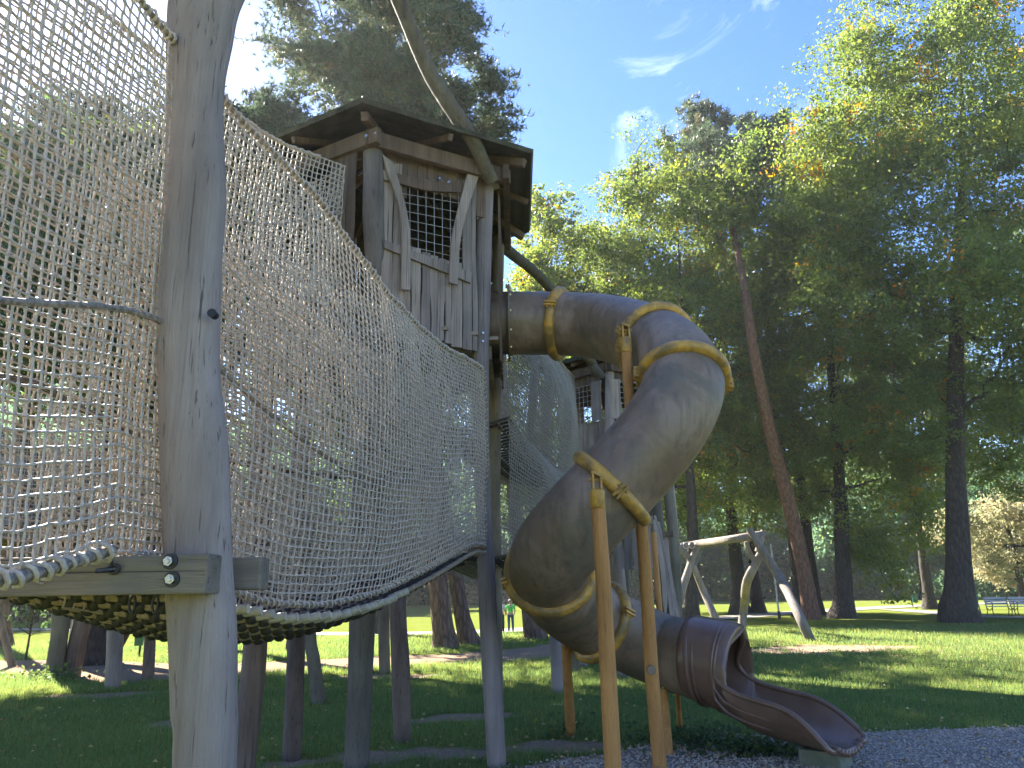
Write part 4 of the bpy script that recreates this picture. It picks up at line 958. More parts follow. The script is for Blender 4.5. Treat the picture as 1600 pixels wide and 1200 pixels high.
# ------------------------------------------------------------------ tube slide
RT = .37
slide = thing('tube_slide', 'long brown spiral tube slide with yellow collars winding down from the tower', 'slide', (1.2, 7.5, 0))
st = [(740, 505, 9.0), (770, 505, 9.0), (830, 505, 9.0), (872, 506, 8.97), (935, 510, 8.68), (1000, 526, 8.05), (1052, 557, 7.35), (1068, 604, 6.95), (1040, 664, 6.75), (1000, 715, 6.7), (950, 768, 6.65), (895, 826, 6.65), (860, 873, 6.85), (868, 918, 7.3), (912, 958, 7.8), (975, 990, 8.02), (1040, 1018, 8.0)]
pts = [tuple(at(*s)) for s in st]
for p in pts[::3]: print('SL', [round(x, 2) for x in p])
K = Vector(pts[-1]); kh = Vector((math.cos(math.radians(-28)), math.sin(math.radians(-28)), 0))
pts2 = pts+[(1.80, 8.06, .85), (1.97, 7.96, .79)]
A = spline(pts2, 150); Pc = [Vector(a) for a in A]
# smooth once
for _ in range(6): Pc = [Pc[0]]+[(Pc[i-1]+Pc[i]*2+Pc[i+1])/4 for i in range(1, len(Pc)-1)]+[Pc[-1]]
def frame(i):
    T = (Pc[min(i+1, len(Pc)-1)]-Pc[max(i-1, 0)]).normalized(); x = T.cross(Vector((0, 0, 1))).normalized(); return T, x, x.cross(T)
def near_idx(u, v):
    def pr(p):
        q = p-Vector((0, 0, EYE)); z = q.dot(Fv); return 800+FPX*q.dot(Rv)/z, 600-FPX*q.dot(Uv)/z
    return pr
pr = near_idx(0, 0)
def idx_at(u, v, lo=0, hi=None): 
    hi = hi or len(Pc); return min(range(lo, hi), key=lambda i: (pr(Pc[i])[0]-u)**2+(pr(Pc[i])[1]-v)**2)
col_px = [(871, 505), (1022, 540), (1068, 592), (953, 765), (866, 895), (935, 965)]
ci = []; last = 0
for (u, v) in col_px:
    k = idx_at(u, v, last); ci.append(k); last = k+3
print('collar idx', ci, [tuple(round(q) for q in pr(Pc[k])) for k in ci])
cuts = [0]+ci+[len(Pc)-1]
for a, b_ in zip(cuts[:-1], cuts[1:]):
    V = []; F = []; ns = 36; rows_ = []
    for i in range(a, b_+1):
        T, x, y = frame(i); V += [Pc[i]+x*math.cos(2*PI*k/ns)*RT+y*math.sin(2*PI*k/ns)*RT for k in range(ns)]
    m = b_-a+1
    for i in range(m-1):
        for k in range(ns): F.append((i*ns+k, i*ns+(k+1) % ns, (i+1)*ns+(k+1) % ns, (i+1)*ns+k))
    mb = MB(); mb.add(V, F); o = mb.build('tube_section', M_SLIDE, slide, smooth=True)
    sm = o.modifiers.new('solid', 'SOLIDIFY'); sm.thickness = .012; sm.offset = -1
def ringpts(i, r, dt=0, n=40):
    T, x, y = frame(i); return [Pc[i]+T*dt+x*math.cos(2*PI*k/n)*r+y*math.sin(2*PI*k/n)*r for k in range(n)]
def collar(i, seed):
    T, x, y = frame(i); n = 48; prof = [(-.058, .0), (-.058, .020), (-.046, .048), (-.022, .062), (0, .066), (.022, .062), (.046, .048), (.058, .020), (.058, .0), (.03, -.002), (-.03, -.002)]
    V = []; F = []; m = len(prof)
    for k in range(n):
        a = 2*PI*k/n; d = x*math.cos(a)+y*math.sin(a); pin = 1-.12*max(0, math.cos(2*a))**8
        V += [Pc[i]+T*pt+d*(RT+.001+pr_*pin) for pt, pr_ in prof]
    for k in range(n):
        k2 = (k+1) % n
        for j in range(m): F.append((k*m+j, k*m+(j+1) % m, k2*m+(j+1) % m, k2*m+j))
    mb = MB(); mb.add(V, F); o = mb.build('collar', M_COLLAR, slide, smooth=True)
    for a in (0.0, PI):   # clamp lugs where the two halves meet
        d = x*math.cos(a+.25)+y*math.sin(a+.25); tt = -x*math.sin(a+.25)+y*math.cos(a+.25); Rm = Matrix((T, d, tt)).transposed()
        mb = MB(); c = Pc[i]+d*(RT+.058); mb.box(c+tt*.020, .135, .05, .022, Rm); mb.box(c-tt*.020, .135, .05, .022, Rm)
        mb.tube([c+tt*.05+T*.03, c-tt*.05+T*.03], .011, 6); mb.tube([c+tt*.05-T*.03, c-tt*.05-T*.03], .011, 6); mb.build('clamp', M_COLLAR, o, bevel=.003)
    return o
for k, i in enumerate(ci): collar(i, k)
# flange at the tower wall with bolts
mb = MB(); T, x, y = frame(3); xw = -.15+.12
def ring_x(xx, r, c=Pc[4]): return [Vector((xx, c.y+r*math.cos(a), c.z+r*math.sin(a))) for a in np.linspace(0, 2*PI, 41)[:-1]]
V = ring_x(xw, RT+.002)+ring_x(xw, RT+.085)+ring_x(xw+.02, RT+.085)+ring_x(xw+.02, RT+.002); F = []
for j in range(4):
    for k in range(40): F.append((j*40+k, j*40+(k+1) % 40, ((j+1) % 4)*40+(k+1) % 40, ((j+1) % 4)*40+k))
mb.add(V, F); fl = mb.build('flange', M_SLIDE, slide, smooth=True)
for a in np.linspace(0, 2*PI, 13)[:-1]:
    c = Vector((xw+.02, Pc[4].y+(RT+.05)*math.cos(a), Pc[4].z+(RT+.05)*math.sin(a))); mb = MB(); mb.tube([c, c+Vector((.018, 0, 0))], .014, 6); mb.build('bolt', M_STEEL, fl)
# yellow posts
def ypost(rows, seed, cap=True, extra=0, yf=None, label=None):
    P = []
    foot = gp(rows[-1][0], rows[-1][1]) if yf is None else None; Yv = yf or foot.y
    for (u, v, w, Y) in rows: P.append((*atY(u, v, Y), wpx(w, u, v, Y)/2))
    if P[-1][2] > 0: P.append((P[-1][0], P[-1][1], -.2, P[-1][3]))
    mb = MB(); A = spline(P, 10); mb.tube([Vector(a[:3]) for a in A], [a[3] for a in A], 16)
    o = mb.build('leg', M_YPOST, slide, smooth=True)
    if cap:
        t = Vector(P[0][:3]); r = P[0][3]; mb = MB(); mb.tube([t-Vector((0, 0, .13)), t-Vector((0, 0, .125)), t+Vector((0, 0, .005)), t+Vector((0, 0, .02))], [r*.98, r*1.06, r*1.06, r*.7], 16); mb.build('leg_cap', M_COLLAR, o, smooth=True)
        mb = MB()
        mb.box(t+Vector((-.03, -.0, .07)), .016, .09, .13); mb.box(t+Vector((.03, -.0, .07)), .016, .09, .13); mb.tube([t+Vector((-.06, 0, .09)), t+Vector((.06, 0, .09))], .013, 6)
        mb.box(t+Vector((0, .0, .13)), .09, .10, .02, Matrix.Rotation(.4, 3, 'Y')); mb.build('bracket', M_COLLAR, o, bevel=.003)
    return o
ypost([(933, 768, 22, 5.88), (942, 900, 24, 5.92), (950, 1050, 26, 5.96), (958, 1200, 27, 6.0)], 1)
ypost([(978, 530, 16, 6.95), (984, 640, 17, 7.0), (1001, 812, 19, 7.1), (1009, 900, 20, 7.2), (1018, 1050, 22, 7.3), (1031, 1196, 23, 7.4)], 2)
ypost([(1021, 832, 9, 8.6), (1030, 950, 10, 8.5), (1038, 1080, 11, 8.3), (1047, 1186, 12, 7.9)], 3, cap=False)
ypost([(884, 1000, 15, 8.3), (887, 1060, 15, 8.6), (892, 1148, 16, 9.1)], 5, cap=False)
ypost([(1058, 1080, 8, 8.3), (1060, 1100, 8, 8.6), (1063, 1146, 9, 9.2)], 6, cap=False)
mb = MB(); c = atY(1018, 1047, 7.16); mb.tube([c+Vector((0, .02, 0)), c+Vector((0, -.012, 0))], [.045, .042], 7); mb.build('rubber_patch', M_SLIDE, slide, smooth=True)
# exit chute
q0 = Vector((2.0, 7.94, 0)); head = lambda s: math.radians(-33-14*min(1, max(0, s/1.2)))
def cp(s):
    if s < 0: 
        d = (Vector((2.0, 7.94, 0))-Vector((1.76, 8.08, 0))); return q0+d.normalized()*s
    p = q0.copy(); n = 30
    for i in range(n): a = head(s*i/n); p += Vector((math.cos(a), math.sin(a), 0))*s/n
    return p
def lat(s):
    a = head(s); return Vector((math.sin(-a), math.cos(a), 0))
qs = [0, .05, .12, .22, .35, .5, .62, .75, .85, .93, .98, 1]
Er = [(.24, 1.19), (.235, 1.17), (.19, 1.09), (.09, .96), (.02, .82), (.10, .69), (.28, .615), (.56, .57), (.84, .535), (1.06, .45), (1.22, .33), (1.32, .245)]
Eb = [(.05, .38), (.08, .37), (.14, .345), (.22, .315), (.33, .28), (.45, .25), (.58, .225), (.76, .20), (.93, .18), (1.10, .17), (1.24, .17), (1.34, .18)]
Er = [(e[0] if e[0] < .2 else .2+(e[0]-.2)*.80, e[1]-.02) for e in Er]; Eb = [(e[0] if e[0] < .2 else .2+(e[0]-.2)*.80, e[1]-.02) for e in Eb]
def build_chute(th_off=0.0):
    rows = []; N = 20; 
    # closed part from the flange to q = 0
    for f in np.linspace(0, 1, 7)[:-1]:
        sb_, zb2 = -.34+(.05+.34)*f, .50+(.38-.50)*f; sr, zr = -.26+(.24+.26)*f, 1.27+(1.19-1.27)*f
        rows.append((sb_, zb2, sr, zr))
    for q in np.linspace(0, 1, 34):
        sb_ = np.interp(q, qs, [e[0] for e in Eb]); zb2 = np.interp(q, qs, [e[1] for e in Eb]); sr = np.interp(q, qs, [e[0] for e in Er]); zr = np.interp(q, qs, [e[1] for e in Er]); rows.append((sb_, zb2, sr, zr))
    V = []; rimN = []; rimF = []
    for (sb_, zb2, sr, zr) in rows:
        R_ = RT+.02; hgt = zr-zb2
        if hgt >= 2*R_-.03: phm = PI; rvv = hgt/2
        else:
            ph = math.acos(max(-1, min(1, 1-hgt/R_))); phm = max(ph, math.radians(82)); rvv = hgt/(1-math.cos(phm))
        for j in range(-N, N+1):
            f = abs(j)/N; ph = phm*f; s_ = sb_+(sr-sb_)*f**1.4; l = (1 if j > 0 else -1)*R_*math.sin(ph); fl = .0
            p = cp(s_)+lat(s_)*l; V.append(Vector((p.x, p.y, zb2+rvv*(1-math.cos(ph)))))
    W = 2*N+1; F = []
    for i in range(len(rows)-1):
        for j in range(W-1): F.append((i*W+j, i*W+j+1, (i+1)*W+j+1, (i+1)*W+j))
    return V, F, W, len(rows)
V, F, W, nr = build_chute(); 
mb = MB(); mb.add(V, F); ch = mb.build('exit_chute', M_CHUTE, slide, smooth=True)
bm = bmesh.new(); bm.from_mesh(ch.data); bmesh.ops.remove_doubles(bm, verts=bm.verts, dist=.004); bmesh.ops.recalc_face_normals(bm, faces=bm.faces); bm.to_mesh(ch.data); bm.free()
sm = ch.modifiers.new('solid', 'SOLIDIFY'); sm.thickness = .022; sm.offset = 0
rimN = [V[i*W] for i in range(6, nr)]; rimF = [V[i*W+W-1] for i in range(6, nr)]; endl = [V[(nr-1)*W+j] for j in range(1, W-1)]
loop = rimF[::-1]+rimN[1:]+endl      # over the hood, along the near rim, across the lip
lp = [p.copy() for p in loop]
for _ in range(3): lp = [(lp[i-1]+lp[i]*2+lp[(i+1) % len(lp)])/4 for i in range(len(lp))]
mb = MB(); mb.tube(lp, .026, 8, closed=True); mb.build('rim', M_CHUTE, ch, smooth=True)
# lip knuckles at the end
for j in range(-4, 5):
    s_ = 1.13; p = cp(s_)+lat(s_)*(j*.062); mb = MB(); c = Vector((p.x, p.y, .145+abs(j)**2*.0035)); dd_ = Vector((math.cos(head(1.3)), math.sin(head(1.3)), 0))
    mb.tube([c-dd_*.05, c-dd_*.01, c+dd_*.012, c+dd_*.02], [.030, .032, .026, .010], 8); mb.build('lip_ridge', M_CHUTE, ch, smooth=True)
# raised bands round the hood
for (off_b, off_r, rr_) in ((-.20, -.235, .022), (-.155, -.16, .014), (-.02, .10, .018), (.0, .15, .014)):
    P_ = []; f_ = np.linspace(-1, 1, 33)
    zb2 = .47+(.38-.47)*((off_b+.26)/.31); zr = 1.235-.045*((off_r+.30)/.54); hh = (zr-zb2)/2
    for f in f_[:-1]:
        ph = PI*abs(f); s_ = off_b+(off_r-off_b)*abs(f)**1.4; l = (1 if f > 0 else -1)*(RT+.030)*math.sin(ph); p = cp(s_)+lat(s_)*l; P_.append(Vector((p.x, p.y, zb2-.010+(hh+.010)*(1-math.cos(ph)))))
    mb = MB(); mb.tube(P_, rr_, 7, closed=True); mb.build('band', M_CHUTE, ch, smooth=True)
# side ridge that follows the near rim
for off in (.07, .12):
    P_ = [];
    for q in np.linspace(.12, .80, 26):
        sb_ = np.interp(q, qs, [e[0] for e in Eb]); zb2 = np.interp(q, qs, [e[1] for e in Eb]); sr = np.interp(q, qs, [e[0] for e in Er]); zr = np.interp(q, qs, [e[1] for e in Er])
        f = 1-off*2.2*(1+.8*q); s_ = sb_+(sr-sb_)*f**1.4-off*.9; hgt = zr-zb2; R_ = RT+.025; ph = math.acos(max(-1, min(1, 1-hgt/R_))) if hgt < 2*R_ else PI; phm = max(ph, math.radians(82)); rvv = hgt/(1-math.cos(phm)); ph = phm*f
        p = cp(s_)-lat(s_)*R_*math.sin(ph); P_.append(Vector((p.x, p.y, zb2+rvv*(1-math.cos(ph)))))
    mb = MB(); mb.tube(P_, [.004]+[.013]*24+[.004], 7); mb.build('side_ridge', M_CHUTE, ch, smooth=True)
    mb = MB()
# row of bolts on the tube in front of the flange
for a in np.linspace(0, 2*PI, 15)[:-1]:
    i = len(Pc)-14; T, x, y = frame(i); c = Pc[i]+(x*math.cos(a)+y*math.sin(a))*(RT); mb = MB(); d = (x*math.cos(a)+y*math.sin(a)); mb.tube([c-d*.004, c+d*.012], .011, 6); mb.build('bolt', M_COLLAR, slide)
# concrete footing
cf = cp(.90); fr = math.radians(-42); blk = thing('concrete_footing', 'low mossy concrete block under the end of the slide chute', 'footing', (cf.x, cf.y, 0))
mb = MB(); Rm = Matrix.Rotation(fr, 3, 'Z'); b8 = [(-.20, -.15, -.1), (.20, -.15, -.1), (.20, .15, -.1), (-.20, .15, -.1), (-.19, -.14, .15), (.16, -.14, .15), (.16, .14, .15), (-.19, .14, .15)]
mb.add([Vector((cf.x, cf.y, 0))+Rm @ Vector(p) for p in b8], [(0, 1, 2, 3), (4, 7, 6, 5), (0, 4, 5, 1), (1, 5, 6, 2), (2, 6, 7, 3), (3, 7, 4, 0)]); mb.build('block', M_CONC, blk, bevel=.012)
# weeds below the slide
V = []; TT = []
for (u, v, s_, m) in [(1075, 1160, .30, 260), (1110, 1168, .3, 240), (1150, 1178, .3, 240), (1180, 1182, .26, 200), (1230, 1182, .2, 140), (1100, 1150, .4, 240), (1050, 1165, .25, 160), (1215, 1172, .2, 120)]:
    c = gp(u, v); C_ = np.array([c.x, c.y, .0])+rng.normal(0, 1, (m, 3))*np.array([s_, s_*.5, .0]); C_[:, 2] = np.abs(rng.normal(.06, .05, m)); V.append(leaf_quads(C_, .055, up=1.4, aspect=.8)); TT.append(np.repeat(rng.uniform(.1, .75, m), 4))
for (u, v, s_, m) in [(68, 1062, .35, 160), (100, 1064, .3, 120), (880, 1150, .15, 60)]:
    c = gp(u, v); C_ = np.array([c.x, c.y, .0])+rng.normal(0, 1, (m, 3))*np.array([s_, s_*.5, .0]); C_[:, 2] = np.abs(rng.normal(.10, .07, m)); V.append(leaf_quads(C_, .09, up=1.0, aspect=.7)); TT.append(np.repeat(rng.uniform(.3, .9, m), 4))
V = np.concatenate(V); tag(link('weeds', np_mesh('weeds', V, np.arange(len(V)).reshape(-1, 4), L_DARK, False, np.concatenate(TT))), 'low leafy weeds growing under the slide and at the stilts', 'weeds', kind='stuff')

# ------------------------------------------------------------------ second tower and its nets
C2 = Vector((2.15, 15.9, 0)); R2 = 1.17; rot2 = math.radians(12)
t2 = thing('climbing_tower', 'second wooden tower in the distance half hidden behind the slide', 'play tower', C2)
H2 = hexp(R2, 0, C2, rot2); cabin(t2, C2, R2, rot2, 4.1, 5.82, 5.95, 6.65, 1.62, ())
for k, p in enumerate(H2):
    mb = MB(); mb.tube([Vector((p.x+.05*math.sin(z*1.3+k), p.y, z)) for z in np.linspace(-.2, 5.82, 9)], [.12-.004*i for i in range(9)], 12, wob=.12, seed=k+20); mb.build('post', W_STILT if k % 2 else W_POST, t2, smooth=True)
for k in range(6):
    p, q = H2[k], H2[(k+1) % 6]
    wall(p, q, 3.95, 4.75, 7, W_PLANK if k in (5, 0) else W_BROWN, 300+k*10, C=C2, par=t2); wall(p, q, 5.5, 5.8, 7, W_BROWN, 360+k*10, C=C2, par=t2)
    ex = (q-p).normalized(); n_ = ((p+q)/2-C2).normalized(); plank_face(p+n_*.1, ex, n_, .12, .36, 4.75, 4.75, 5.55, 5.55, .024, W_PLANK, t2, 400+k, wav=.04); plank_face(p+n_*.1, ex, n_, .95, 1.2, 4.75, 4.75, 5.55, 5.55, .024, W_PLANK, t2, 410+k, wav=.04)
    mb = MB(); g0 = p+n_*.08
    for i in range(7): a = g0+ex*(.36+i*.1); mb.tube([a+Vector((0, 0, 4.72)), a+Vector((0, 0, 5.52))], .005, 4)
    for j in range(8): a = g0+Vector((0, 0, 4.74+j*.11)); mb.tube([a+ex*.3, a+ex*1.02], .005, 4)
    mb.build('window_grille', M_WIRE, t2)
# lower skirt of weathered boards
Ysk = 13.9
def skirt(px, Y, mat, par, seed):
    for i, (ua, ub, vt, vb) in enumerate(px):
        a = atY(ua, (vt+vb)/2, Y); b_ = atY(ub, (vt+vb)/2, Y); zt_ = atY(ua, vt, Y).z; zb_ = atY(ub, vb, Y).z
        plank_face(Vector((a.x, Y, 0)), Vector((1, 0, 0)), Vector((0, -1, 0)), 0, b_.x-a.x-.006, zb_, zb_+random.uniform(-.03, .03), zt_, zt_, .03, mat, par, seed+i, off=random.uniform(0, .01), wav=.05)
skirt([(961, 974, 818, 888), (974, 987, 812, 890), (987, 1000, 806, 889), (1000, 1018, 800, 886)], 13.9, W_PLANK, t2, 500)
lbeam(atY(955, 818, 13.85), atY(1022, 812, 13.85), .05, .14, W_PLANK, t2, 'rail', over=0)
sk = thing('board_screen', 'tall screen of pointed grey weathered boards hanging beside the thin yellow leg', 'screen', atY(1045, 990, 12.5))
for i, (ua, ub, vt, vb) in enumerate([(1028, 1035, 812, 960), (1035, 1042, 805, 985), (1042, 1048, 815, 965), (1048, 1055, 830, 968)]):
    Y = 12.6+i*.12; a = atY(ua, 900, Y); b_ = atY(ub, 900, Y)
    N = 7; V = []; F = []; zt_ = atY(ua, vt, Y).z; zb_ = atY(ua, vb, Y).z
    for j in range(N+1):
        f = j/N; sq = 1 if .1 < f < .9 else .45; mx_ = (a.x+b_.x)/2+.05*math.sin(f*3+i)-.1*(f-.5); hw = (b_.x-a.x)/2*sq*1.15; z = zb_+(zt_-zb_)*f
        V += [(mx_-hw, Y, z), (mx_+hw, Y+.03, z), (mx_+hw, Y+.06, z), (mx_-hw, Y+.03, z)]
    for j in range(N):
        for k in range(4): F.append((4*j+k, 4*j+(k+1) % 4, 4*j+4+(k+1) % 4, 4*j+4+k))
    F += [(3, 2, 1, 0), (4*N, 4*N+1, 4*N+2, 4*N+3)]
    mb = MB(); mb.add(V, F); mb.build('board', W_PLANK, sk)
ps = MB(); a = atY(1022, 700, 13.2); ps.tube([Vector((a.x+.02, 13.2, -.2)), Vector((a.x, 13.2, 2.5)), Vector((a.x-.03, 13.2, 3.9))], [.10, .09, .08], 10, wob=.1, seed=4); ps.build('post', W_STILT, sk, smooth=True)
lbeam((a.x, 13.05, 2.4), (atY(1052, 850, 12.9).x, 12.85, 2.4), .05, .09, W_BEAMX, sk, 'rail', over=.02)
# net between the towers
b2 = thing('rope_bridge', 'deep rope net walkway between the two towers behind the slide', 'rope bridge', (.5, 12, 0))
def n2(s, t, za, zb_, bl, x0=-.05, x1=1.28, y0=9.25, y1=15.1, sg=.35):
    x = x0+(x1-x0)*s; y = y0+(y1-y0)*s; zt_ = za[0]+(za[1]-za[0])*s-sg*.4*np.sin(PI*s); zb2 = zb_[0]+(zb_[1]-zb_[0])*s-sg*np.sin(PI*s)
    return np.stack([x+bl*np.sin(PI*t)*np.sin(PI*s), y-bl*.3*np.sin(PI*t), zt_+(zb2-zt_)*t], -1)
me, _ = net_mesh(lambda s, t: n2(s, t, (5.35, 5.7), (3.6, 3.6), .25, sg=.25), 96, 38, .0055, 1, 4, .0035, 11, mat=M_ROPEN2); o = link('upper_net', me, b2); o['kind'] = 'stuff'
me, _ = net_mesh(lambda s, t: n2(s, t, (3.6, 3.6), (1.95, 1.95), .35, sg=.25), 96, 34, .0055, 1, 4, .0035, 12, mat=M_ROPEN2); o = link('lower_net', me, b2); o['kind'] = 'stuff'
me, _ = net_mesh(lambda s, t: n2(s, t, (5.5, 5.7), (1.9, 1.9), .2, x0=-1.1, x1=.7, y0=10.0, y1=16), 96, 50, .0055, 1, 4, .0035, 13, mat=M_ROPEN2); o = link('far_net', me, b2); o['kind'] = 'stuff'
def fl2(z0, z1, sg, par, nm):
    mb = MB(); prev = None
    for i in range(50):
        s = i/49; a = Vector((-.05+1.33*s, 9.25+5.85*s, z0+(z1-z0)*s-sg*math.sin(PI*s))); b_ = a+Vector((-1.0, .6, 0)); row = [a.lerp(b_, j/7)-Vector((0, 0, .05*math.sin(PI*j/7))) for j in range(8)]
        mb.tube(row, .018, 5, m=1)
        if prev:
            for j in range(8): mb.tube([prev[j], row[j]], .016, 4, m=0)
        prev = row
    o = mb.build(nm, None, par, smooth=True, mats=[M_ROPEFAR, M_KNOT]); o['kind'] = 'stuff'
fl2(3.6, 3.6, .25, b2, 'rope_floor'); fl2(1.95, 1.95, .25, b2, 'rope_floor')
laced([tuple(n2(np.array(s), np.array(0.), (5.35, 5.7), (3.6, 3.6), .25, sg=.25)) for s in np.linspace(0, 1, 9)], .016, b2, turns=8, lr=.006, mat=M_ROPEFAR, lace=M_ROPEFAR)
laced([tuple(n2(np.array(s), np.array(1.), (5.35, 5.7), (3.6, 3.6), .25, sg=.25)) for s in np.linspace(0, 1, 9)], .02, b2, turns=8, lr=.006, mat=M_ROPEDK, lace=M_ROPEFAR)
mid = thing('pole_pair', 'pair of grey poles with a short crossbeam in the middle of the far net walkway', 'post', gp(868, 1082))
yf2 = gp(868, 1082).y
def mp_(rows, sd, m=W_POST):
    P = [(*atY(u, v, Y), wpx(w, u, v, Y)/2) for u, v, w, Y in rows]; A = spline(P, 14); mb = MB(); mb.tube([Vector(a[:3]) for a in A], [a[3] for a in A], 10, wob=.12, seed=sd); mb.build('post', m, mid, smooth=True)
mp_([(862, 545, 13, 12.3), (858, 610, 15, 12.3), (853, 680, 16, 12.3), (855, 740, 17, 12.4), (862, 860, 18, 12.6), (868, 1000, 18, yf2), (872, 1088, 19, yf2)], 1)
mp_([(837, 540, 11, 13.0), (834, 600, 13, 13.0), (830, 686, 13, 13.0)], 2)
lbeam(atY(826, 690, 12.6), atY(860, 683, 12.15), .08, .13, W_BEAMX, mid, 'crossbeam', over=.02)

# ------------------------------------------------------------------ loose stilts under the structures
def stilt_thing(label, rows, mat, seed):
    """rows: (u, v, width) top to foot; the last one stands on the ground; extended upwards to 3.9 m"""
    f = gp(rows[-1][0], rows[-1][1]); Y = f.y; P = [(*atY(u, v, Y), wpx(w, u, v, Y)/2) for u, v, w in rows]
    d = np.array(P[0])-np.array(P[1]); d = d/max(d[2], .05); k = max(0, 3.6-P[0][2]); up = np.array(P[0])+d*k; up[0] = P[0][0]+np.clip(d[0], -.08, .08)*k; up[3] = P[0][3]*.9
    P = [tuple(up)]+P; P.append((P[-1][0], P[-1][1], -.2, P[-1][3])); root = thing('support_post', label, 'post', (f.x, f.y, 0)); A = spline(P, 16)
    mb = MB(); mb.tube([Vector(a[:3]) for a in A], [a[3] for a in A], 12, wob=.12, seed=seed); mb.build('post', mat, root, smooth=True)
stilt_thing('stout grey green post at the far left, left of the leaning reddish one', [(98, 945, 28), (92, 1000, 27), (83, 1058, 28)], W_STILT, 1)
stilt_thing('leaning reddish grey post in front of the dark forked tree', [(134, 950, 24), (122, 1000, 25), (110, 1056, 27)], W_STILTR, 2)
stilt_thing('straight grey post just right of the dark forked tree', [(181, 960, 24), (179, 1015, 24), (176, 1075, 25)], W_POST, 3)
stilt_thing('short reddish brown post right of the green litter bin on the left', [(236, 965, 17), (234, 1010, 17), (231, 1061, 18)], W_STILTR, 4)
stilt_thing('dark bluish post leaning left behind the reddish tower post', [(484, 975, 18), (490, 1030, 21), (498, 1100, 25)], W_STILT, 5)
stilt_thing('slim dark post standing behind the tower between two thick ones', [(600, 945, 17), (600, 1000, 18), (601, 1052, 18)], W_STILT, 6)
lp_ = thing('support_post', 'thin pole leaning left at the left edge of the lawn', 'post', gp(22, 1040)); f = gp(20, 1040)
mb = MB(); mb.tube([atY(-40, 860, f.y), atY(-5, 950, f.y), atY(18, 1038, f.y), atY(20, 1046, f.y)], [.07, .075, .085, .085], 10, wob=.1, seed=5); mb.build('post', W_STILT, lp_, smooth=True)
# third platform far left behind the nets, resting on those posts
pl = thing('climbing_platform', 'dark wooden platform with a net behind the walkway at the far left', 'play platform', (-6.8, 12.6, 0)); 
for i in range(9): mb = MB(); mb.box((-8.9+i*.46, 12.6, 2.62), .44, 1.5, .04); mb.build('floor_board', W_BEAMY, pl)
lbeam((-9.1, 12.0, 2.52), (-4.9, 12.0, 2.52), .09, .16, W_BEAMX, pl); lbeam((-9.1, 13.2, 2.52), (-4.9, 13.2, 2.52), .09, .16, W_BEAMX, pl)
for i in range(14): plank_face(Vector((-8.9+i*.29, 13.3, 0)), Vector((1, 0, 0)), Vector((0, -1, 0)), 0, .26, 2.4, 2.4, 4.0+random.uniform(-.2, .2), 4.0, .03, W_BROWN if i % 3 else W_PLANK, pl, 600+i)
me, _ = net_mesh(lambda s, t: np.stack([-9.0+4.2*s, 11.95+0*s, 4.2-t*1.6-.2*np.sin(PI*s)], -1), 60, 26, .0065, 1, 4, .006, 14, mat=M_ROPEFAR); o = link('net', me, pl); o['kind'] = 'stuff'

# ------------------------------------------------------------------ swing frame
fr_ = thing('swing_frame', 'swing frame of crooked bleached logs on the lawn at the right', 'swing frame', gp(1180, 995))
def log(rows, sd, nm='leg', m=W_SWING):
    P = [(*atY(u, v, Y), wpx(w, u, v, Y)/2) for u, v, w, Y in rows]; A = spline(P, 14); mb = MB(); mb.tube([Vector(a[:3]) for a in A], [a[3] for a in A], 12, wob=.14, seed=sd); mb.build(nm, m, fr_, smooth=True)
y1_ = gp(1266, 1001).y; y2_ = gp(1159, 986).y; y3_ = gp(1127, 984).y; ym_ = (y1_+y2_)/2; yb_ = y3_+.6
log([(1064, 853, 9, yb_), (1095, 849, 11, yb_-.3), (1140, 843, 12, ym_+.4), (1196, 835, 13, ym_)], 1, 'crossbar')
log([(1170, 826, 10, ym_-.15), (1195, 866, 13, ym_-.3), (1220, 905, 14, ym_-.6), (1250, 965, 15, y1_+.1), (1268, 1003, 15, y1_)], 2)
log([(1190, 862, 11, ym_+.15), (1181, 880, 13, ym_+.2), (1167, 910, 14, ym_+.5), (1163, 945, 13, y2_), (1158, 990, 14, y2_)], 3)
log([(1166, 846, 7, ym_+.1), (1170, 862, 9, ym_+.15), (1180, 878, 9, ym_+.2)], 4, 'fork')
log([(1193, 829, 8, ym_), (1189, 845, 10, ym_), (1184, 862, 10, ym_+.1)], 5, 'fork')
log([(1090, 853, 9, yb_-.1), (1078, 885, 12, yb_-.1), (1065, 925, 12, yb_-.3), (1052, 990, 12, yb_-1)], 6)
log([(1083, 884, 9, yb_-.15), (1100, 925, 11, yb_), (1115, 960, 12, y3_+.1), (1129, 986, 12, y3_)], 7)
log([(1052, 846, 8, yb_-.1), (1064, 858, 10, yb_-.1), (1076, 872, 10, yb_-.1)], 8, 'fork')
log([(1094, 858, 8, yb_), (1088, 875, 9, yb_-.05), (1080, 892, 9, yb_-.1)], 9, 'fork')
for du in (0, 3, 6): 
    mb = MB(); a = atY(1072+du*3, 852, yb_-.2); mb.tube([a+Vector((.11*math.cos(q), .02*q/6, .12*math.sin(q))) for q in np.linspace(0, 2*PI, 13)[:-1]], .012, 5, closed=True); mb.build('binding_wire', M_STEEL, fr_, smooth=True)

# ------------------------------------------------------------------ air
hz = MB(); hz.box((0, 75, 14.0), 420, 200, 30.0); hzm = bpy.data.materials.new('air'); hzm.use_nodes = True; hn = hzm.node_tree; hn.nodes.clear()
ho = hn.nodes.new('ShaderNodeOutputMaterial'); hv = hn.nodes.new('ShaderNodeVolumePrincipled'); hv.inputs['Color'].default_value = (0.93, 0.96, 1.0, 1); hv.inputs['Density'].default_value = 0.00045; hv.inputs['Anisotropy'].default_value = 0.4
hn.links.new(hv.outputs[0], ho.inputs['Volume']); tag(hz.build('haze', hzm), 'thin sunlit haze filling the air over the park', 'haze', kind='stuff')

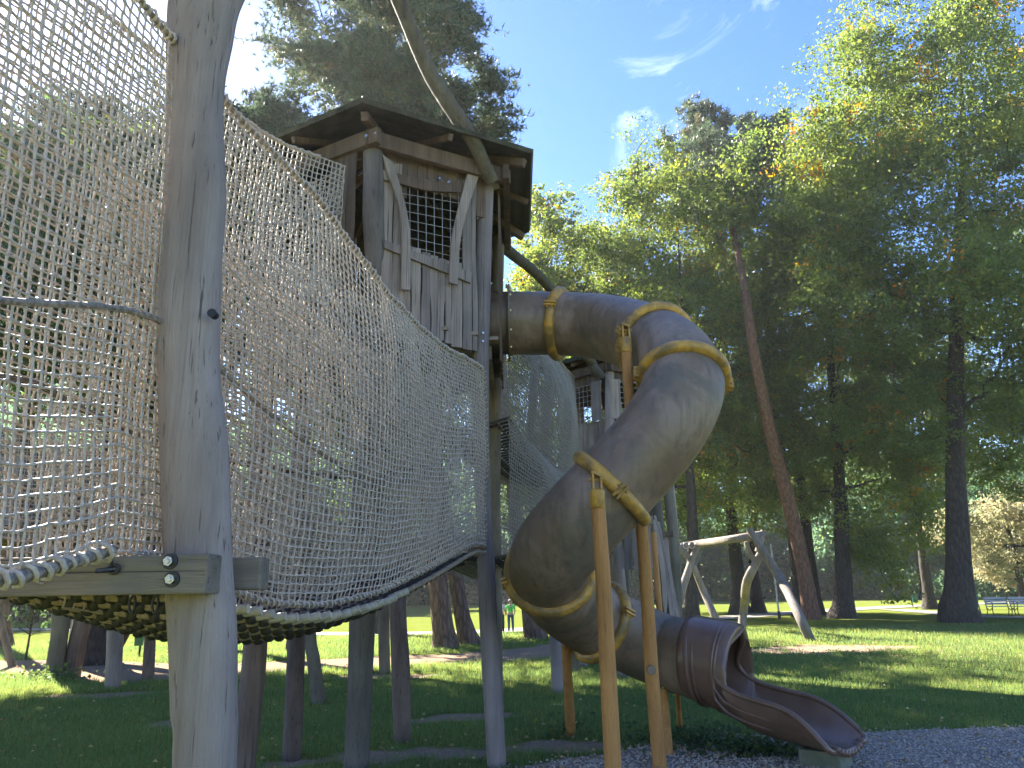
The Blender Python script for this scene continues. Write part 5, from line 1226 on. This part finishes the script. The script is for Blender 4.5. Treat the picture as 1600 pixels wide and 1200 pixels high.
# ------------------------------------------------------------------ park furniture
def post_thing(name, label, cat, px, rows, r, mat, base_mat=None):
    f = gp(*px); root = thing(name, label, cat, f); mb = MB(); mb.tube([atY(u, v, f.y) for u, v in rows], r, 10); mb.build('pole', mat, root, smooth=True)
    if base_mat: mb = MB(); mb.tube([f, f+Vector((0, 0, .35))], r*1.6, 10); mb.build('sleeve', base_mat, root, smooth=True)
post_thing('marker_pole', 'thin pale pole with a dark foot behind the swing frame', 'pole', (1218, 967), [(1204, 850), (1212, 915), (1218, 967)], .045, M_POLE, M_DARKM)
def bin_(label, px, hpx, wpx_, lean, side, group=None):
    f = gp(*px); H = wpx(hpx, px[0], px[1], f.y); w = wpx(wpx_, px[0], px[1], f.y); root = thing('litter_bin', label, 'litter bin', f, group)
    mb = MB(); top_ = f+Vector((lean*H, 0, H*1.04)); mb.tube([f, top_], max(.03, w*.10), 8); mb.build('post', M_DARKM, root, smooth=True)
    c = f.lerp(top_, .66)+Vector((side*w*.55, -.03, 0)); mb = MB(); a = .86
    V = [c+Vector((x*w*.5*k, y*w*.4*k, z)) for z, k in ((-H*.30, a), (H*.30, 1), (H*.30, .92), (-H*.26, .8)) for x, y in ((-1, -1), (1, -1), (1, 1), (-1, 1))]
    F = [(0, 1, 2, 3)]+[(r_*4+i, r_*4+(i+1) % 4, r_*4+4+(i+1) % 4, r_*4+4+i) for r_ in range(3) for i in range(4)]+[(12, 13, 14, 15)]
    mb.add(V, F); bd = mb.build('container', M_GREENP, root, bevel=.01)
    mb = MB(); mb.box(c+Vector((0, 0, H*.31)), w*1.08, w*.9, .02); mb.build('lid', M_GREENP, bd)
bin_('green litter bin on a leaning post beyond the path, left of the tallest oak', (1427, 949), 19, 9, -.15, 1)
bin_('green litter bin peeking out right of the tallest oak trunk', (1533, 959), 27, 8, -.15, -1)
bin_('green litter bin on a thin post under the rope bridge at the left', (217, 1025), 40, 12, .04, -.35)
def bench(label, px, wpx_, group):
    f = gp(*px); w = wpx(wpx_, px[0], px[1], f.y); root = thing('park_bench', label, 'bench', f, group); H = .82
    for i in range(4): mb = MB(); mb.box(f+Vector((0, -.05-.12*i+.15, .44)), w, .09, .03); mb.build('seat_slat', M_BENCH, root)
    for i in range(3): mb = MB(); mb.box(f+Vector((0, .24+.03*i, .56+.12*i)), w, .025, .09, Matrix.Rotation(-.2, 3, 'X')); mb.build('back_slat', M_BENCH, root)
    for s_ in (-.47, .47):
        mb = MB(); x = s_*w
        mb.tube([f+Vector((x, -.28, 0)), f+Vector((x, -.22, .25)), f+Vector((x, -.26, .42)), f+Vector((x, -.28, .62)), f+Vector((x, -.1, .66)), f+Vector((x, .2, .63))], .022, 6)
        mb.tube([f+Vector((x, .28, 0)), f+Vector((x, .18, .25)), f+Vector((x, .22, .45)), f+Vector((x, .33, .86))], .022, 6); mb.tube([f+Vector((x, -.24, .38)), f+Vector((x, 0, .26)), f+Vector((x, .2, .38))], .018, 6)
        mb.build('leg', M_DARKM, root, smooth=True)
bench('pale slatted park bench at the right, left one of the pair', (1565, 963), 36, 'park benches by the right hand path')
bench('pale slatted park bench cut by the right edge of the view', (1604, 963), 36, 'park benches by the right hand path')
bench('low bench behind the slide, right of the pine foot', (856, 991), 18, None)

# ------------------------------------------------------------------ two people walking away
M_SKIN = simple('skin', (0.42, 0.27, 0.20), .6); M_HAIR = simple('dark_hair', (0.03, 0.022, 0.018), .6); M_HAIR2 = simple('greying_hair', (0.20, 0.17, 0.14), .6)
M_LIME = simple('bright_green_shirt', (0.12, 0.62, 0.12), .7, col2=(0.09, 0.5, .09)); M_JEAN = simple('blue_jeans', (0.05, 0.09, 0.19), .8); M_WHITE = simple('pale_shirt', (0.62, 0.60, 0.58), .8); M_BLK = simple('dark_trousers', (0.035, 0.035, 0.04), .8)
def skin_obj(name, verts, edges, radii, mat, parent, levels=2):
    me = bpy.data.meshes.new(name); me.from_pydata(verts, edges, []); o = bpy.data.objects.new(name, me); COL.objects.link(o); o.parent = parent
    sk_ = o.modifiers.new('skin', 'SKIN'); 
    if not me.skin_vertices: bpy.context.view_layer.objects.active = o
    for i, r in enumerate(radii): me.skin_vertices[0].data[i].radius = r if hasattr(r, '__len__') else (r, r)
    me.skin_vertices[0].data[0].use_root = True
    s_ = o.modifiers.new('sub', 'SUBSURF'); s_.levels = levels; s_.render_levels = levels; me.materials.append(mat); return o
def person(label, px, hpx, shirt, trousers, hair, bag=False, number=False, rz=0):
    f = gp(*px); H = wpx(hpx, px[0], px[1]-hpx/2, f.y); k = H/1.75; root = thing('person', label, 'person', f); root.rotation_euler = (0, 0, rz); root.scale = (k, k, k)
    # whole body, continuous
    V = [(0, 0, .95), (0, 0, 1.15), (0, 0.01, 1.38), (0, 0, 1.50), (0, -.01, 1.58), (0, 0, 1.66), (.10, 0, .90), (.12, .02, .50), (.13, 0, .09), (.13, .10, .04), (-.10, 0, .90), (-.09, -.04, .50), (-.10, .02, .09), (-.10, .12, .04),
         (.19, 0, 1.42), (.25, .02, 1.15), (.20, .12, .96), (-.19, 0, 1.42), (-.25, .02, 1.15), (-.20, .12, .96), (.19, .17, .90), (-.19, .17, .90)]
    E = [(0, 1), (1, 2), (2, 3), (3, 4), (4, 5), (0, 6), (6, 7), (7, 8), (8, 9), (0, 10), (10, 11), (11, 12), (12, 13), (2, 14), (14, 15), (15, 16), (2, 17), (17, 18), (18, 19), (16, 20), (19, 21)]
    Rr = [(.13, .10), (.13, .10), (.14, .10), .05, .085, .095, .085, .06, .04, .035, .085, .06, .04, .035, .055, .042, .033, .055, .042, .033, .028, .028]
    skin_obj('body', V, E, Rr, M_SKIN, root)
    # shirt and trousers over it
    skin_obj('shirt', [(0, 0, 1.0), (0, 0, 1.15), (0, .01, 1.38), (0, 0, 1.47), (.19, 0, 1.42), (.24, .015, 1.22), (-.19, 0, 1.42), (-.24, .015, 1.22)], [(0, 1), (1, 2), (2, 3), (2, 4), (4, 5), (2, 6), (6, 7)], [(.155, .12), (.15, .12), (.16, .12), .065, .072, .062, .072, .062], shirt, root)
    skin_obj('trousers', [(0, 0, .99), (.10, 0, .90), (.12, .02, .50), (.13, 0, .10), (-.10, 0, .90), (-.09, -.04, .50), (-.10, .02, .10)], [(0, 1), (1, 2), (2, 3), (0, 4), (4, 5), (5, 6)], [(.145, .115), .10, .075, .06, .10, .075, .06], trousers, root)
    mb = MB(); c = Vector((0, -.015, 1.675))
    mb.tube([c+Vector((0, 0, z)) for z in (-.10, -.06, 0, .05, .085, .10)], [.06, .10, .112, .10, .06, .01], 12); o = mb.build('hair', hair, None, smooth=True); o.parent = root
    for s_ in (-1, 1):
        mb = MB(); x = .13 if s_ > 0 else -.10; y = 0 if s_ > 0 else .02; mb.tube([Vector((x, y-.06, .04)), Vector((x, y+.03, .05)), Vector((x, y+.15, .035))], [.045, .05, .035], 8); o = mb.build('shoe', M_BLK, None, smooth=True); o.parent = root
    if bag:
        mb = MB(); mb.tube([Vector((-.15, -.10, 1.46)), Vector((-.02, -.15, 1.25)), Vector((.14, -.12, 1.02)), Vector((.18, -.02, .95))], .018, 6); o = mb.build('bag_strap', M_BLK, None, smooth=True); o.parent = root
    if number:
        cu = bpy.data.curves.new('n', 'FONT'); cu.body = '12'; cu.size = .24; cu.align_x = 'CENTER'; cu.extrude = .004; to = bpy.data.objects.new('n', cu); COL.objects.link(to)
        me = bpy.data.meshes.new_from_object(to.evaluated_get(bpy.context.evaluated_depsgraph_get())); bpy.data.objects.remove(to)
        me.transform(Matrix.Translation((0, -.145, 1.18)) @ Matrix.Rotation(PI/2, 4, 'X')); me.materials.clear(); me.materials.append(M_BLK); o = bpy.data.objects.new('shirt_number', me); COL.objects.link(o); o.parent = root
person('person seen from behind in a bright green numbered shirt and blue jeans', (798, 989), 50, M_LIME, M_JEAN, M_HAIR2, number=True)
person('person in a pale shirt with bag strap and dark trousers, half behind the tower post', (783, 990), 51, M_WHITE, M_BLK, M_HAIR, bag=True, rz=-.3)
